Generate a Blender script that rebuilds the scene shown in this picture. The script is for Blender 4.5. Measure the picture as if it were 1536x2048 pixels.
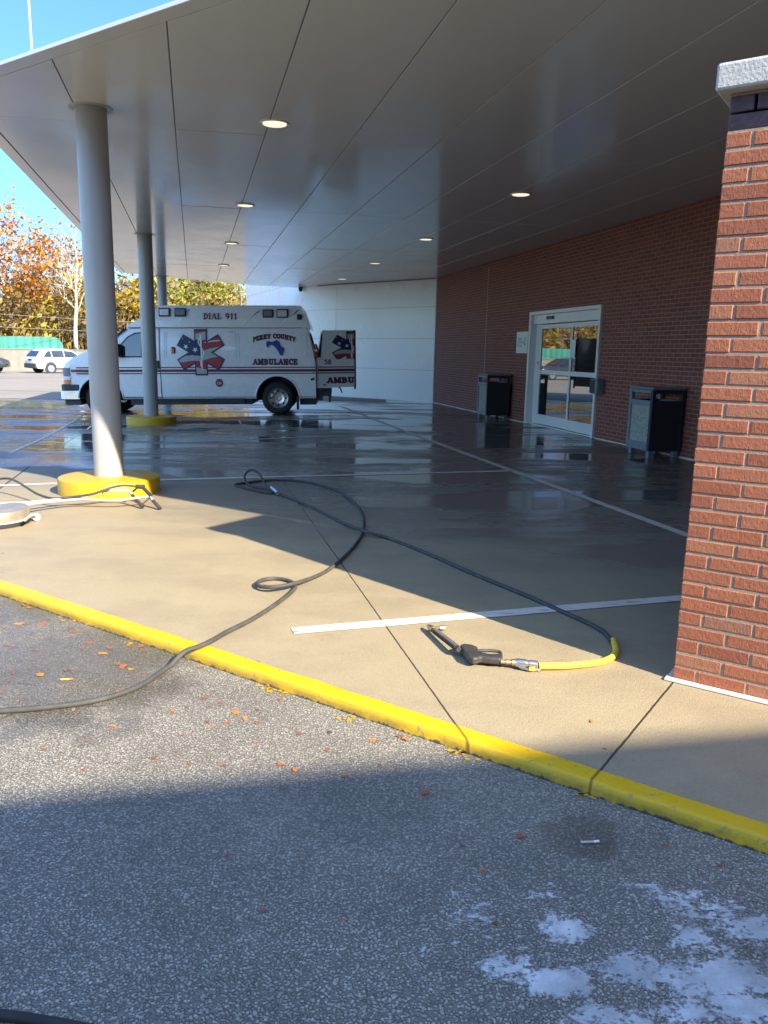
import bpy, bmesh, math, random
from mathutils import Vector, Matrix, noise
R = math.radians
random.seed(7)
C = bpy.context.scene.collection
for o in list(bpy.data.objects): bpy.data.objects.remove(o)
S = bpy.context.scene

# ------------------------------------------------------------------ camera
FPX, PITCH, ROLL, CAMH = 1570.0, math.atan(318/1570), 0.02, 1.47
def cam_basis():
    cp, sp = math.cos(PITCH), math.sin(PITCH)
    fw = Vector((0, cp, -sp)); up = Vector((0, sp, cp)); rt = Vector((1, 0, 0))
    c, s = math.cos(ROLL), math.sin(ROLL)
    return c*rt + s*up, c*up - s*rt, fw
CR, CU, CF = cam_basis()
CO = Vector((0, 0, CAMH))
cd = bpy.data.cameras.new('camera'); cam = bpy.data.objects.new('camera', cd); C.objects.link(cam)
cd.sensor_fit = 'VERTICAL'; cd.sensor_height = 36; cd.lens = FPX/2048*36
cd.clip_end = 3000; cd.clip_start = 0.05
M = Matrix((CR, CU, -CF)).transposed().to_4x4(); M.translation = CO
cam.matrix_world = M
S.camera = cam
# ------------------------------------------------------------------ light
SUN_AZ, SUN_EL = R(137.0), R(32.6)          # azimuth from +Y towards +X
S.world = bpy.data.worlds.new('World'); S.world.use_nodes = True
nt = S.world.node_tree; bg = nt.nodes['Background']
sky = nt.nodes.new('ShaderNodeTexSky'); sky.sky_type = 'NISHITA'; sky.sun_disc = False
sky.sun_elevation = SUN_EL; sky.sun_rotation = SUN_AZ
sky.air_density = 1.0; sky.dust_density = 0.4; sky.ozone_density = 1.6
tint = nt.nodes.new('ShaderNodeMixRGB'); tint.blend_type = 'MULTIPLY'; tint.inputs[0].default_value = 1; geo = nt.nodes.new('ShaderNodeTexCoord'); sx = nt.nodes.new('ShaderNodeSeparateXYZ'); nt.links.new(geo.outputs['Generated'], sx.inputs[0])
rmp = nt.nodes.new('ShaderNodeValToRGB'); nt.links.new(sx.outputs[2], rmp.inputs[0]); nt.links.new(rmp.outputs[0], tint.inputs[2])
cr_ = rmp.color_ramp; cr_.elements.new(.5)
for e_, (p_, c_) in zip(cr_.elements, ((.02, (.52, .72, .90, 1)), (.36, (.74, .92, 1.08, 1)), (.75, (1.05, 1.12, 1.16, 1)))): e_.position = p_; e_.color = c_
# the clear sky is deepest on the side away from the sun
dv = nt.nodes.new('ShaderNodeVectorMath'); dv.operation = 'DOT_PRODUCT'; nt.links.new(geo.outputs['Generated'], dv.inputs[0]); dv.inputs[1].default_value = (-.48, .83, .28)
mr_ = nt.nodes.new('ShaderNodeMapRange'); mr_.interpolation_type = 'SMOOTHSTEP'; mr_.inputs['From Min'].default_value = .35; mr_.inputs['From Max'].default_value = .95; nt.links.new(dv.outputs['Value'], mr_.inputs['Value'])
deep = nt.nodes.new('ShaderNodeMixRGB'); deep.inputs[1].default_value = (1, 1, 1, 1); deep.inputs[2].default_value = (.38, .47, .68, 1); nt.links.new(mr_.outputs[0], deep.inputs[0])
tn2 = nt.nodes.new('ShaderNodeMixRGB'); tn2.blend_type = 'MULTIPLY'; tn2.inputs[0].default_value = 1; nt.links.new(sky.outputs[0], tn2.inputs[1]); nt.links.new(deep.outputs[0], tn2.inputs[2])
nt.links.new(tn2.outputs[0], tint.inputs[1]); nt.links.new(tint.outputs[0], bg.inputs[0]); bg.inputs[1].default_value = 0.15
ld = bpy.data.lights.new('sun', 'SUN'); sun = bpy.data.objects.new('sun', ld); C.objects.link(sun)
ld.energy = 3.9; ld.angle = R(0.53); ld.color = (1.0, 0.87, 0.67)
sdir = Vector((math.sin(SUN_AZ)*math.cos(SUN_EL), math.cos(SUN_AZ)*math.cos(SUN_EL), math.sin(SUN_EL)))
sun.rotation_euler = sdir.to_track_quat('Z', 'Y').to_euler()
sun.location = sdir*60
S.view_settings.view_transform = 'Standard'; S.view_settings.look = 'None'
S.view_settings.exposure = 1.88; S.view_settings.gamma = 1
S.render.engine = 'CYCLES'
S.cycles.max_bounces = 8; S.cycles.glossy_bounces = 5; S.cycles.diffuse_bounces = 4
S.cycles.sample_clamp_indirect = 6; S.cycles.caustics_reflective = False; S.cycles.caustics_refractive = False

# ------------------------------------------------------------------ helpers
def ray(px, py):
    return (CR*(px-768) - CU*(py-1024) + CF*FPX).normalized()
def G(px, py, z=0.0):                        # point of the level z seen at a pixel of the photo
    d = ray(px, py); t = (z-CAMH)/d.z
    return CO + d*t
def AT(px, py, Y):                           # point at forward distance Y
    d = ray(px, py); return CO + d*(Y/d.y)
W1 = Vector((1.4618, 24.4548, 0)); WA = R(-13.6)
WD = Vector((math.sin(WA), math.cos(WA), 0)); WN = Vector((-WD.y, WD.x, 0))   # along wall (away), out of wall (left)
def DS(d, s, z=0): return W1 + WN*d - WD*s + Vector((0, 0, z))
AZ = -.046                                        # level of the asphalt below the kerb
def dist_wall(x, y): return (Vector((x, y, 0))-W1).dot(WN)
def sm(t): t = max(0., min(1., t)); return t*t*(3-2*t)
def zg(x, y):
    return -0.02*max(0., min(6., dist_wall(x, y)-4.5))*sm((y-9)/6) - 0.0105*max(0., y-24)

class MB:
    def __init__(s): s.v = []; s.f = []; s.m = []; s.c = []
    def add(s, vs, fs, mi=0):
        b = len(s.v); s.v += [tuple(v) for v in vs]
        for f in fs: s.f.append(tuple(i+b for i in f)); s.m.append(mi)
        return s
    def box(s, c, d, mi=0, rz=0, mat=None, taper=1.0):
        x, y, z = d[0]/2, d[1]/2, d[2]/2
        vs = [Vector((sx*x*(taper if sz > 0 else 1), sy*y*(taper if sz > 0 else 1), sz*z)) for sz in (-1, 1) for sy in (-1, 1) for sx in (-1, 1)]
        if rz: m = Matrix.Rotation(rz, 3, 'Z'); vs = [m @ v for v in vs]
        if mat is not None: vs = [mat @ v for v in vs]
        vs = [v + Vector(c) for v in vs]
        return s.add(vs, [(0,2,3,1),(4,5,7,6),(0,1,5,4),(2,6,7,3),(0,4,6,2),(1,3,7,5)], mi)
    def b2(s, lo, hi, mi=0):
        return s.box([(a+b)/2 for a, b in zip(lo, hi)], [b-a for a, b in zip(lo, hi)], mi)
    def prism(s, pts, vec, mi=0):            # pts: 3D polygon, vec: extrusion
        n = len(pts); vec = Vector(vec); a = [Vector(p) for p in pts]; b = [p+vec for p in a]
        fs = [tuple(range(n)), tuple(range(2*n-1, n-1, -1))] + [(i, n+i, n+(i+1) % n, (i+1) % n) for i in range(n)]
        return s.add(a+b, fs, mi)
    def tube(s, path, r, n=10, mi=0, cap=True):
        P = [Vector(p) for p in path]; k = len(P)
        rs = r if isinstance(r, (list, tuple)) else [r]*k
        vs = []; u = None
        for i in range(k):
            t = (P[min(i+1, k-1)]-P[max(i-1, 0)])
            if t.length < 1e-9: t = Vector((0, 0, 1))
            t.normalize()
            if u is None:
                u = t.orthogonal().normalized()
            else:
                u = (u - t*u.dot(t)); u = u.normalized() if u.length > 1e-6 else t.orthogonal().normalized()
            w = t.cross(u)
            for j in range(n):
                a = 2*math.pi*j/n; vs.append(P[i]+(u*math.cos(a)+w*math.sin(a))*rs[i])
        fs = [(i*n+j, i*n+(j+1) % n, (i+1)*n+(j+1) % n, (i+1)*n+j) for i in range(k-1) for j in range(n)]
        if cap: fs += [tuple(range(n-1, -1, -1)), tuple(range((k-1)*n, k*n))]
        return s.add(vs, fs, mi)
    def lathe(s, prof, n=32, mi=0, mat=None, c=(0, 0, 0), cap=True):      # prof: (r, z)
        vs = []; k = len(prof)
        for r, z in prof:
            for j in range(n):
                a = 2*math.pi*j/n; v = Vector((r*math.cos(a), r*math.sin(a), z))
                if mat is not None: v = mat @ v
                vs.append(v+Vector(c))
        fs = [(i*n+j, i*n+(j+1) % n, (i+1)*n+(j+1) % n, (i+1)*n+j) for i in range(k-1) for j in range(n)]
        if cap and prof[0][0] > 1e-6: fs.append(tuple(range(n-1, -1, -1)))
        if cap and prof[-1][0] > 1e-6: fs.append(tuple(range((k-1)*n, k*n)))
        return s.add(vs, fs, mi)
    def build(s, name, mats, parent=None, smooth=False, bevel=0, tones=None, fix=True):
        me = bpy.data.meshes.new(name); me.from_pydata(s.v, [], s.f); me.update()
        mats = mats if isinstance(mats, (list, tuple)) else [mats]
        for m in mats: me.materials.append(m)
        if len(mats) > 1: me.polygons.foreach_set('material_index', s.m)
        if fix and len(s.f) < 60000:
            bm = bmesh.new(); bm.from_mesh(me); bmesh.ops.recalc_face_normals(bm, faces=bm.faces); bm.to_mesh(me); bm.free()
        if tones:                              # one tone per face
            a = me.attributes.new('tone', 'FLOAT', 'FACE'); a.data.foreach_set('value', tones)
        if smooth:
            me.polygons.foreach_set('use_smooth', [True]*len(me.polygons))
        o = bpy.data.objects.new(name, me); C.objects.link(o)
        if parent: o.parent = parent
        if bevel:
            md = o.modifiers.new('bevel', 'BEVEL'); md.width = bevel; md.segments = 2; md.limit_method = 'ANGLE'; md.angle_limit = R(40)
        if smooth == 'auto' or smooth == 2:
            md = o.modifiers.new('edges', 'EDGE_SPLIT'); md.split_angle = R(38)
        return o
def tag(o, label=None, cat=None, group=None, kind=None):
    if label: o['label'] = label
    if cat: o['category'] = cat
    if group: o['group'] = group
    if kind: o['kind'] = kind
    return o
def thing(name, label, cat, loc=(0, 0, 0), rz=0, group=None):
    o = bpy.data.objects.new(name, None); C.objects.link(o); o.empty_display_size = 0.2
    o.location = loc; o.rotation_euler = (0, 0, rz)
    return tag(o, label, cat, group)
def copy_tree(o, parent=None):
    c = o.copy(); C.objects.link(c)
    if parent: c.parent = parent
    for ch in [k for k in bpy.data.objects if k.parent == o and k is not c]: copy_tree(ch, c)
    return c
def catmull(P, n=8):
    P = [Vector(p) for p in P]; out = []
    for i in range(len(P)-1):
        a, b, c, d = P[max(i-1, 0)], P[i], P[i+1], P[min(i+2, len(P)-1)]
        for k in range(n):
            t = k/n
            out.append(0.5*((2*b)+(c-a)*t+(2*a-5*b+4*c-d)*t*t+(3*b-a-3*c+d)*t**3))
    out.append(P[-1]); return out

# ------------------------------------------------------------------ materials
class NT:
    def __init__(s, name):
        s.mat = bpy.data.materials.new(name); s.mat.use_nodes = True
        s.t = s.mat.node_tree; s.p = s.t.nodes['Principled BSDF']; s.out = s.t.nodes['Material Output']
    def n(s, kind, **kw):
        nd = s.t.nodes.new('ShaderNode'+kind)
        for k, v in kw.items(): setattr(nd, k, v)
        return nd
    def set(s, sock, v):
        if hasattr(v, 'default_value') or hasattr(v, 'is_output'): s.t.links.new(v, sock)
        else: sock.default_value = v
    def P(s, **kw):
        names = dict(col='Base Color', rough='Roughness', metal='Metallic', ior='IOR', spec='Specular IOR Level', coat='Coat Weight', coatr='Coat Roughness', emis='Emission Color', es='Emission Strength', alpha='Alpha', normal='Normal', trans='Transmission Weight', sheen='Sheen Weight')
        for k, v in kw.items():
            if k == 'col' or k == 'emis':
                if isinstance(v, tuple) and len(v) == 3: v = v+(1,)
            s.set(s.p.inputs[names[k]], v)
        return s
    def obj(s): return s.n('TexCoord').outputs['Object']
    def noise(s, vec=None, scale=5, detail=4, rough=.55, dist=0, out='Fac'):
        nd = s.n('TexNoise'); nd.inputs['Scale'].default_value = scale; nd.inputs['Detail'].default_value = detail
        nd.inputs['Roughness'].default_value = rough; nd.inputs['Distortion'].default_value = dist
        if vec is not None: s.t.links.new(vec, nd.inputs['Vector'])
        return nd.outputs[out]
    def vor(s, vec=None, scale=5, feat='F1', out='Distance', rnd=1):
        nd = s.n('TexVoronoi', feature=feat); nd.inputs['Scale'].default_value = scale; nd.inputs['Randomness'].default_value = rnd
        if vec is not None: s.t.links.new(vec, nd.inputs['Vector'])
        return nd.outputs[out]
    def ramp(s, fac, stops):
        nd = s.n('ValToRGB'); cr = nd.color_ramp
        while len(cr.elements) < len(stops): cr.elements.new(0.5)
        for e, (p, c) in zip(cr.elements, stops):
            e.position = p; e.color = (c, c, c, 1) if isinstance(c, (int, float)) else tuple(c)+(1,)
        s.t.links.new(fac, nd.inputs[0]); return nd.outputs[0]
    def mix(s, f, a, b, blend='MIX'):
        nd = s.n('MixRGB', blend_type=blend)
        for i, v in enumerate((f, a, b)):
            if isinstance(v, tuple) and len(v) == 3: v = v+(1,)
            if i and isinstance(v, (int, float)): v = (v, v, v, 1)
            s.set(nd.inputs[i], v)
        return nd.outputs[0]
    def math(s, op, a, b=0., c=0., clamp=False):
        nd = s.n('Math', operation=op, use_clamp=clamp)
        for i, v in enumerate((a, b, c)): s.set(nd.inputs[i], v)
        return nd.outputs[0]
    def map(s, vec, loc=(0,0,0), rot=(0,0,0), sc=(1,1,1)):
        nd = s.n('Mapping'); s.t.links.new(vec, nd.inputs[0])
        nd.inputs['Location'].default_value = loc; nd.inputs['Rotation'].default_value = rot; nd.inputs['Scale'].default_value = sc
        return nd.outputs[0]
    def bump(s, h, strength=.5, dist=.01, normal=None):
        nd = s.n('Bump'); s.set(nd.inputs['Height'], h); nd.inputs['Strength'].default_value = strength; nd.inputs['Distance'].default_value = dist
        if normal is not None: s.t.links.new(normal, nd.inputs['Normal'])
        s.t.links.new(nd.outputs[0], s.p.inputs['Normal']); return nd.outputs[0]
    def sep(s, vec):
        nd = s.n('SeparateXYZ'); s.t.links.new(vec, nd.inputs[0]); return nd.outputs
    def smooth(s, v, a, b):
        nd = s.n('MapRange', interpolation_type='SMOOTHSTEP'); s.set(nd.inputs['Value'], v)
        nd.inputs['From Min'].default_value = a; nd.inputs['From Max'].default_value = b; return nd.outputs[0]
def simple(name, col, rough=.5, metal=0, var=.12, scale=6, bump=0, bscale=40, **kw):
    m = NT(name); o = m.obj(); f = m.noise(o, scale, 5)
    c2 = tuple(min(1, c*(1+var)) for c in col); c1 = tuple(c*(1-var) for c in col)
    m.P(col=m.ramp(f, [(.3, c1), (.7, c2)]), rough=m.ramp(m.noise(o, scale*2.3, 3), [(.3, max(0, rough-.06)), (.7, min(1, rough+.08))]), metal=metal, **kw)
    if bump: m.bump(m.noise(o, bscale, 4), bump, .004)
    return m.mat

KNx, KNy = math.sin(R(34.3)), math.cos(R(34.3)); _k = (G(445, 1308)+G(930, 1450))/2; Kq = _k.x*KNx+_k.y*KNy
def m_concrete():
    m = NT('concrete_wet'); o = m.obj(); x, y, z = m.sep(o)[:3]
    # dry by the kerb, running wet further in; damp between also paints in shade
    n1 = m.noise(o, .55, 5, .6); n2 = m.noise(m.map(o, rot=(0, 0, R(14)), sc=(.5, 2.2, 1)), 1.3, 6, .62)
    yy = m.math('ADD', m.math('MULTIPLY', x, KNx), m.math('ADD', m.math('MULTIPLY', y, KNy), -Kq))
    wet_shade = m.smooth(m.math('ADD', yy, m.math('MULTIPLY', m.math('SUBTRACT', n1, .5), 2.2)), 1.0, 4.4)
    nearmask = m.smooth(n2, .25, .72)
    wet = m.math('MULTIPLY', wet_shade, m.math('ADD', .5, m.math('MULTIPLY', nearmask, .5)), clamp=True)
    # standing water in front of the van and in the lane
    pud = m.smooth(m.math('ADD', m.noise(m.map(o, sc=(.35, 1.1, 1)), .9, 4, .5), m.math('MULTIPLY', wet_shade, .08)), .57, .62)
    pud = m.math('MULTIPLY', pud, wet_shade)
    band = m.math('MULTIPLY', m.smooth(m.math('ADD', y, m.math('MULTIPLY', n2, 1.4)), 16.85, 17.0), m.smooth(m.math('ADD', y, m.math('MULTIPLY', n2, 1.2)), 17.95, 17.75))
    band = m.math('MULTIPLY', band, m.math('MULTIPLY', m.smooth(x, -5.6, -5.0), m.smooth(x, 1.2, .2)))
    pud = m.math('MAXIMUM', pud, band)
    fine = m.noise(o, 70, 5, .78); mid = m.noise(o, 3.0, 6, .6); big = m.noise(o, .6, 3)
    dry = m.mix(mid, (.268, .220, .138), (.345, .286, .18))
    dry = m.mix(m.ramp(fine, [(.35, 0.0), (.75, .55)]), dry, (.42, .345, .22))
    dry = m.mix(m.smooth(m.vor(o, 110), .10, .34), m.mix(.55, dry, (.16, .125, .075)), dry)
    patch = m.noise(m.map(o, rot=(0, 0, R(20)), sc=(1, 1.6, 1)), .9, 7, .68)
    dry = m.mix(m.smooth(patch, .42, .62), dry, m.mix(1, dry, (.86, .86, .88), 'MULTIPLY'))
    ck = m.smooth(m.vor(m.mix(.25, o, m.noise(o, 1.6, 5, out='Color')), .33, 'DISTANCE_TO_EDGE'), .0022, .0006)
    damp = m.mix(mid, (.125, .125, .118), (.185, .18, .165))  # tone of the wet slab, with canopy shade worked into the colour
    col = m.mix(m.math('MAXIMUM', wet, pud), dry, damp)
    stain = m.smooth(m.noise(o, 1.7, 7, .68), .6, .75)
    col = m.mix(m.math('MULTIPLY', stain, .3), col, (.12, .105, .085))
    gum = m.math('MULTIPLY', m.smooth(m.vor(o, 2.6), .05, .03), .7)
    col = m.mix(gum, col, (.07, .065, .06))
    # joints
    def line(px, py, qx, qy, w):
        a, b = G(px, py), G(qx, qy); dv = (b-a).normalized(); nx, ny = -dv.y, dv.x
        e = m.math('ADD', m.math('MULTIPLY', x, nx), m.math('ADD', m.math('MULTIPLY', y, ny), -(a.x*nx+a.y*ny)))
        e = m.math('ABSOLUTE', m.math('ADD', e, m.math('MULTIPLY', m.math('SUBTRACT', m.noise(o, 14, 3), .5), .006)))
        return m.smooth(e, w, w*.45), a, dv
    J = None
    for (L, w) in (((940, 1490, 600, 1010), .0055), ((172, 849, 37, 949), .016)):
        e, a, dv = line(*L, w); J = e if J is None else m.math('MAXIMUM', J, e)
    e, a, dv = line(1183, 1562, 1345, 1365, .0065)
    t = m.math('ADD', m.math('MULTIPLY', x, dv.x), m.math('ADD', m.math('MULTIPLY', y, dv.y), -(a.x*dv.x+a.y*dv.y)))
    J = m.math('MAXIMUM', J, m.math('MULTIPLY', e, m.math('MULTIPLY', m.smooth(t, 1.1, 1.05), m.smooth(t, -.6, -.5))))
    for (L) in ((700, 905, 300, 915), (560, 795, 900, 800)):
        pass
    col = m.mix(m.math('MULTIPLY', J, .92), col, (.028, .024, .02))
    rough = m.mix(m.smooth(wet, .35, .95), .62, m.ramp(m.noise(o, 5, 5, .6), [(.3, .13), (.75, .30)]))
    rough = m.mix(pud, rough, (.03, .03, .03))
    m.P(col=col, rough=rough, ior=1.42)
    hb = m.math('MULTIPLY', m.math('ADD', fine, m.math('MULTIPLY', m.vor(o, 160), .5)), m.math('SUBTRACT', 1.0, m.math('MULTIPLY', m.math('MAXIMUM', wet, pud), .93)))
    nb = m.bump(m.math('SUBTRACT', hb, m.math('MULTIPLY', J, 3.0)), .55, .004)
    wav = m.noise(m.map(o, rot=(0, 0, R(14)), sc=(.7, 1.6, 1)), 2.2, 3, .5)
    m.bump(wav, .10, .03, nb)
    return m.mat

def m_asphalt():
    m = NT('asphalt'); o = m.obj(); x, y, z = m.sep(o)[:3]
    v = m.n('TexVoronoi', feature='F1'); v.inputs['Scale'].default_value = 112; m.t.links.new(m.mix(.012, o, m.noise(o, 60, 2, out='Color')), v.inputs['Vector'])
    v2 = m.n('TexVoronoi', feature='F1'); v2.inputs['Scale'].default_value = 150; m.t.links.new(o, v2.inputs['Vector'])
    g = m.sep(v.outputs['Color'])[0]; g2 = m.sep(v2.outputs['Color'])[1]
    st = m.ramp(g, [(.0, (.22, .204, .172)), (.3, (.30, .28, .236)), (.6, (.355, .33, .28)), (.85, (.405, .378, .32)), (1.0, (.50, .468, .40))])
    st = m.mix(m.ramp(g2, [(.55, 0.), (1., .35)]), st, (.36, .345, .31))
    gap = m.smooth(v.outputs['Distance'], .40, .66)
    col = m.mix(m.math('MULTIPLY', gap, .75), st, (.16, .148, .125))
    big = m.mix(.5, m.noise(o, .45, 4, .6), m.noise(o, 2.2, 6, .65))
    col = m.mix(1, col, m.ramp(big, [(.36, .70), (.64, 1.14)]), 'MULTIPLY')
    # damp patches by the kerb on the left
    a = G(140, 1330, AZ)
    dd = m.n('VectorMath', operation='DISTANCE'); m.t.links.new(o, dd.inputs[0]); dd.inputs[1].default_value = (a.x, a.y, AZ)
    wn = m.noise(o, 3.2, 5, .6)
    wetp = m.smooth(m.math('ADD', dd.outputs['Value'], m.math('MULTIPLY', m.math('SUBTRACT', wn, .5), 1.5)), .85, .45)
    b = G(1150, 1675, AZ)
    d3 = m.n('VectorMath', operation='DISTANCE'); m.t.links.new(o, d3.inputs[0]); d3.inputs[1].default_value = (b.x, b.y, AZ)
    wet2 = m.smooth(m.math('ADD', d3.outputs['Value'], m.math('MULTIPLY', m.math('SUBTRACT', m.noise(o, 7, 4), .5), .35)), .14, .08)
    c3 = G(0, 1215, AZ)
    d4 = m.n('VectorMath', operation='DISTANCE'); m.t.links.new(o, d4.inputs[0]); d4.inputs[1].default_value = (c3.x, c3.y, AZ)
    wet3 = m.smooth(m.math('ADD', d4.outputs['Value'], m.math('MULTIPLY', m.math('SUBTRACT', m.noise(o, 5, 4), .5), .6)), .45, .3)
    wet = m.math('MAXIMUM', m.math('MAXIMUM', wetp, m.math('MULTIPLY', wet2, .8)), wet3)
    col = m.mix(m.math('MULTIPLY', wet, .5), col, (.075, .066, .05))
    # cracks and oil spots
    ck = m.smooth(m.vor(m.mix(.2, o, m.noise(o, 2.5, 4, out='Color')), .55, 'DISTANCE_TO_EDGE'), .006, .002)
    ck = m.math('MULTIPLY', ck, m.smooth(m.noise(o, .8, 3), .60, .68))
    col = m.mix(m.math('MULTIPLY', ck, .85), col, (.015, .015, .015))
    spot = m.smooth(m.vor(o, 2.1), .035, .02)
    col = m.mix(m.math('MULTIPLY', spot, .8), col, (.02, .02, .02))
    m.P(col=col, rough=m.mix(wet, .80, m.ramp(wn, [(.35, .18), (.7, .5)])))
    h = m.math('SUBTRACT', m.math('ADD', m.math('MULTIPLY', g, .6), m.math('MULTIPLY', g2, .3)), m.math('ADD', m.math('MULTIPLY', gap, 1.0), m.math('MULTIPLY', ck, 2.)))
    m.bump(h, 1.0, .009)
    return m.mat

def m_lot():
    m = NT('sunlit_lot'); o = m.obj()
    f = m.noise(o, .35, 6, .6); s = m.noise(m.map(o, rot=(0, 0, R(30)), sc=(.15, 1, 1)), .8, 5, .6)
    col = m.mix(f, (.20, .175, .14), (.29, .255, .205)); col = m.mix(m.smooth(s, .5, .7), col, (.17, .145, .12))
    m.P(col=col, rough=.85); m.bump(m.noise(o, 40, 3), .3, .01); return m.mat

def m_yellow(name, worn=.55):
    m = NT(name); o = m.obj(); z = m.sep(o)[2]
    n = m.noise(o, 9, 7, .65); f = m.noise(o, 60, 4, .7)
    c = m.mix(n, (.50, .28, .004), (.62, .37, .008)); c = m.mix(m.smooth(f, .58, .75), c, (.42, .24, .008))
    c = m.mix(m.math('MULTIPLY', m.smooth(m.noise(o, 22, 8, .72), worn, worn+.1), .8), c, (.13, .11, .07))
    m.P(col=c, rough=m.ramp(n, [(.3, .35), (.7, .6)])); m.bump(m.math('ADD', f, n), .35, .004); return m.mat
def m_kerb():
    m = NT('kerb_yellow'); o = m.obj(); z = m.sep(o)[2]
    n = m.noise(o, 9, 7, .65); f = m.noise(o, 55, 4, .7); drip = m.noise(m.map(o, sc=(1, 1, .12)), 30, 4, .6)
    c = m.mix(n, (.57, .335, .006), (.70, .44, .010)); c = m.mix(m.smooth(f, .6, .8), c, (.44, .25, .006))
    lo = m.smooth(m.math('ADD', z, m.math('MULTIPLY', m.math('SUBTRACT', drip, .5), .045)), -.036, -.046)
    dirt = m.math('MULTIPLY', m.smooth(z, -.004, -.03), m.smooth(m.noise(o, 6, 6, .7), .32, .6))
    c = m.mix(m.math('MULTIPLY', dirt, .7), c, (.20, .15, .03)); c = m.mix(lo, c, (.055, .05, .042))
    chip = m.smooth(m.noise(o, 26, 8, .75), .585, .64); c = m.mix(m.math('MULTIPLY', chip, .8), c, (.22, .19, .13))
    for (px, py, qx, qy) in ((940, 1490, 600, 1010), (1183, 1562, 1345, 1365)):
        a, b = G(px, py), G(qx, qy); dv = (b-a).normalized(); nx, ny = -dv.y, dv.x; X = m.sep(o)
        e = m.math('ABSOLUTE', m.math('ADD', m.math('MULTIPLY', X[0], nx), m.math('ADD', m.math('MULTIPLY', X[1], ny), -(a.x*nx+a.y*ny))))
        c = m.mix(m.math('MULTIPLY', m.smooth(e, .008, .003), .75), c, (.10, .06, .01))
    m.P(col=c, rough=m.ramp(n, [(.3, .38), (.7, .6)])); m.bump(m.math('ADD', f, m.math('MULTIPLY', n, 2.)), .45, .005); return m.mat

def m_linepaint():
    m = NT('line_paint'); o = m.obj(); n = m.noise(o, 7, 7, .7); w = m.smooth(m.noise(m.map(o, rot=(0, 0, R(17)), sc=(.5, 3, 1)), 9, 8, .72), .545, .62)
    c = m.mix(n, (.62, .58, .50), (.78, .73, .64)); c = m.mix(m.math('MULTIPLY', w, .8), c, (.2, .17, .12))
    m.P(col=c, rough=.42); m.bump(m.noise(o, 90, 3), .3, .003); return m.mat

def m_brickwall():
    m = NT('brick_wall'); o = m.obj(); X = m.sep(o); cb = m.n('CombineXYZ'); m.t.links.new(X[0], cb.inputs[0]); m.t.links.new(X[2], cb.inputs[1])
    bt = m.n('TexBrick'); m.t.links.new(cb.outputs[0], bt.inputs['Vector'])
    bt.inputs['Scale'].default_value = 1; bt.inputs['Brick Width'].default_value = .2135; bt.inputs['Row Height'].default_value = .0677
    bt.inputs['Mortar Size'].default_value = .0055; bt.inputs['Mortar Smooth'].default_value = .15; bt.inputs['Bias'].default_value = -.1
    bt.inputs['Color1'].default_value = (.20, .055, .038, 1); bt.inputs['Color2'].default_value = (.27, .08, .054, 1); bt.inputs['Mortar'].default_value = (.36, .25, .20, 1)
    f = m.noise(o, 60, 5, .7); c = m.mix(m.smooth(f, .45, .7), bt.outputs['Color'], m.mix(1, bt.outputs['Color'], (.7, .65, .62), 'MULTIPLY'))
    c = m.mix(m.math('MULTIPLY', m.noise(o, .7, 4), .3), c, m.mix(1, c, (.7, .7, .7), 'MULTIPLY'))
    m.P(col=c, rough=.75); m.bump(m.math('SUBTRACT', m.math('MULTIPLY', f, .3), bt.outputs['Fac']), .6, .006); return m.mat

def m_brick():
    m = NT('wirecut_brick'); o = m.obj(); t = m.n('Attribute', attribute_name='tone').outputs['Fac']
    c = m.ramp(t, [(0, (.23, .072, .040)), (.3, (.30, .098, .050)), (.65, (.35, .122, .062)), (.85, (.34, .145, .080)), (1, (.28, .125, .08))])
    st = m.noise(m.map(o, sc=(1, 1, .25)), 160, 4, .7)
    c = m.mix(m.smooth(st, .50, .72), c, m.mix(1, c, (.72, .62, .55), 'MULTIPLY')); c = m.mix(m.math('MULTIPLY', m.smooth(st, .45, .25), .45), c, (.52, .26, .16))
    pit = m.smooth(m.vor(m.map(o, sc=(1, 1, .8)), 75), .16, .06); pit = m.math('MULTIPLY', pit, m.smooth(m.noise(o, 30, 2), .45, .6))
    c = m.mix(m.math('MULTIPLY', pit, .85), c, (.05, .022, .015))
    m.P(col=c, rough=.82); m.bump(m.math('SUBTRACT', m.math('ADD', st, m.math('MULTIPLY', m.noise(o, 45, 3), 1.1)), m.math('MULTIPLY', pit, 1.5)), .75, .004); return m.mat

def m_soffit():
    m = NT('soffit_metal'); o = m.obj()
    wv = m.noise(m.map(o, rot=(0, 0, R(-13.6)), sc=(1, .35, 1)), .9, 2, .4)
    sm_ = m.noise(o, 1.5, 6, .65)
    c = m.mix(sm_, (.54, .565, .61), (.60, .62, .66))
    drop = m.math('MULTIPLY', m.smooth(m.vor(o, 9), .05, .025), m.smooth(m.noise(o, .55, 3), .52, .62))
    c = m.mix(m.math('MULTIPLY', drop, .5), c, (.5, .48, .44))
    m.P(col=c, rough=m.ramp(sm_, [(.3, .12), (.75, .22)]), ior=1.5, coat=.15, coatr=.06)
    m.bump(wv, .07, .05); return m.mat

def m_leaf(name, a, b, c3):
    m = NT(name); t = m.n('Attribute', attribute_name='tone').outputs['Fac']
    col = m.ramp(t, [(0, a), (.5, b), (1, c3)])
    m.P(col=col, rough=.6)
    tr = m.n('BsdfTranslucent'); m.t.links.new(col, tr.inputs[0]); mx = m.n('MixShader'); mx.inputs[0].default_value = .4
    m.t.links.new(m.p.outputs[0], mx.inputs[1]); m.t.links.new(tr.outputs[0], mx.inputs[2]); m.t.links.new(mx.outputs[0], m.out.inputs[0]); return m.mat

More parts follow.
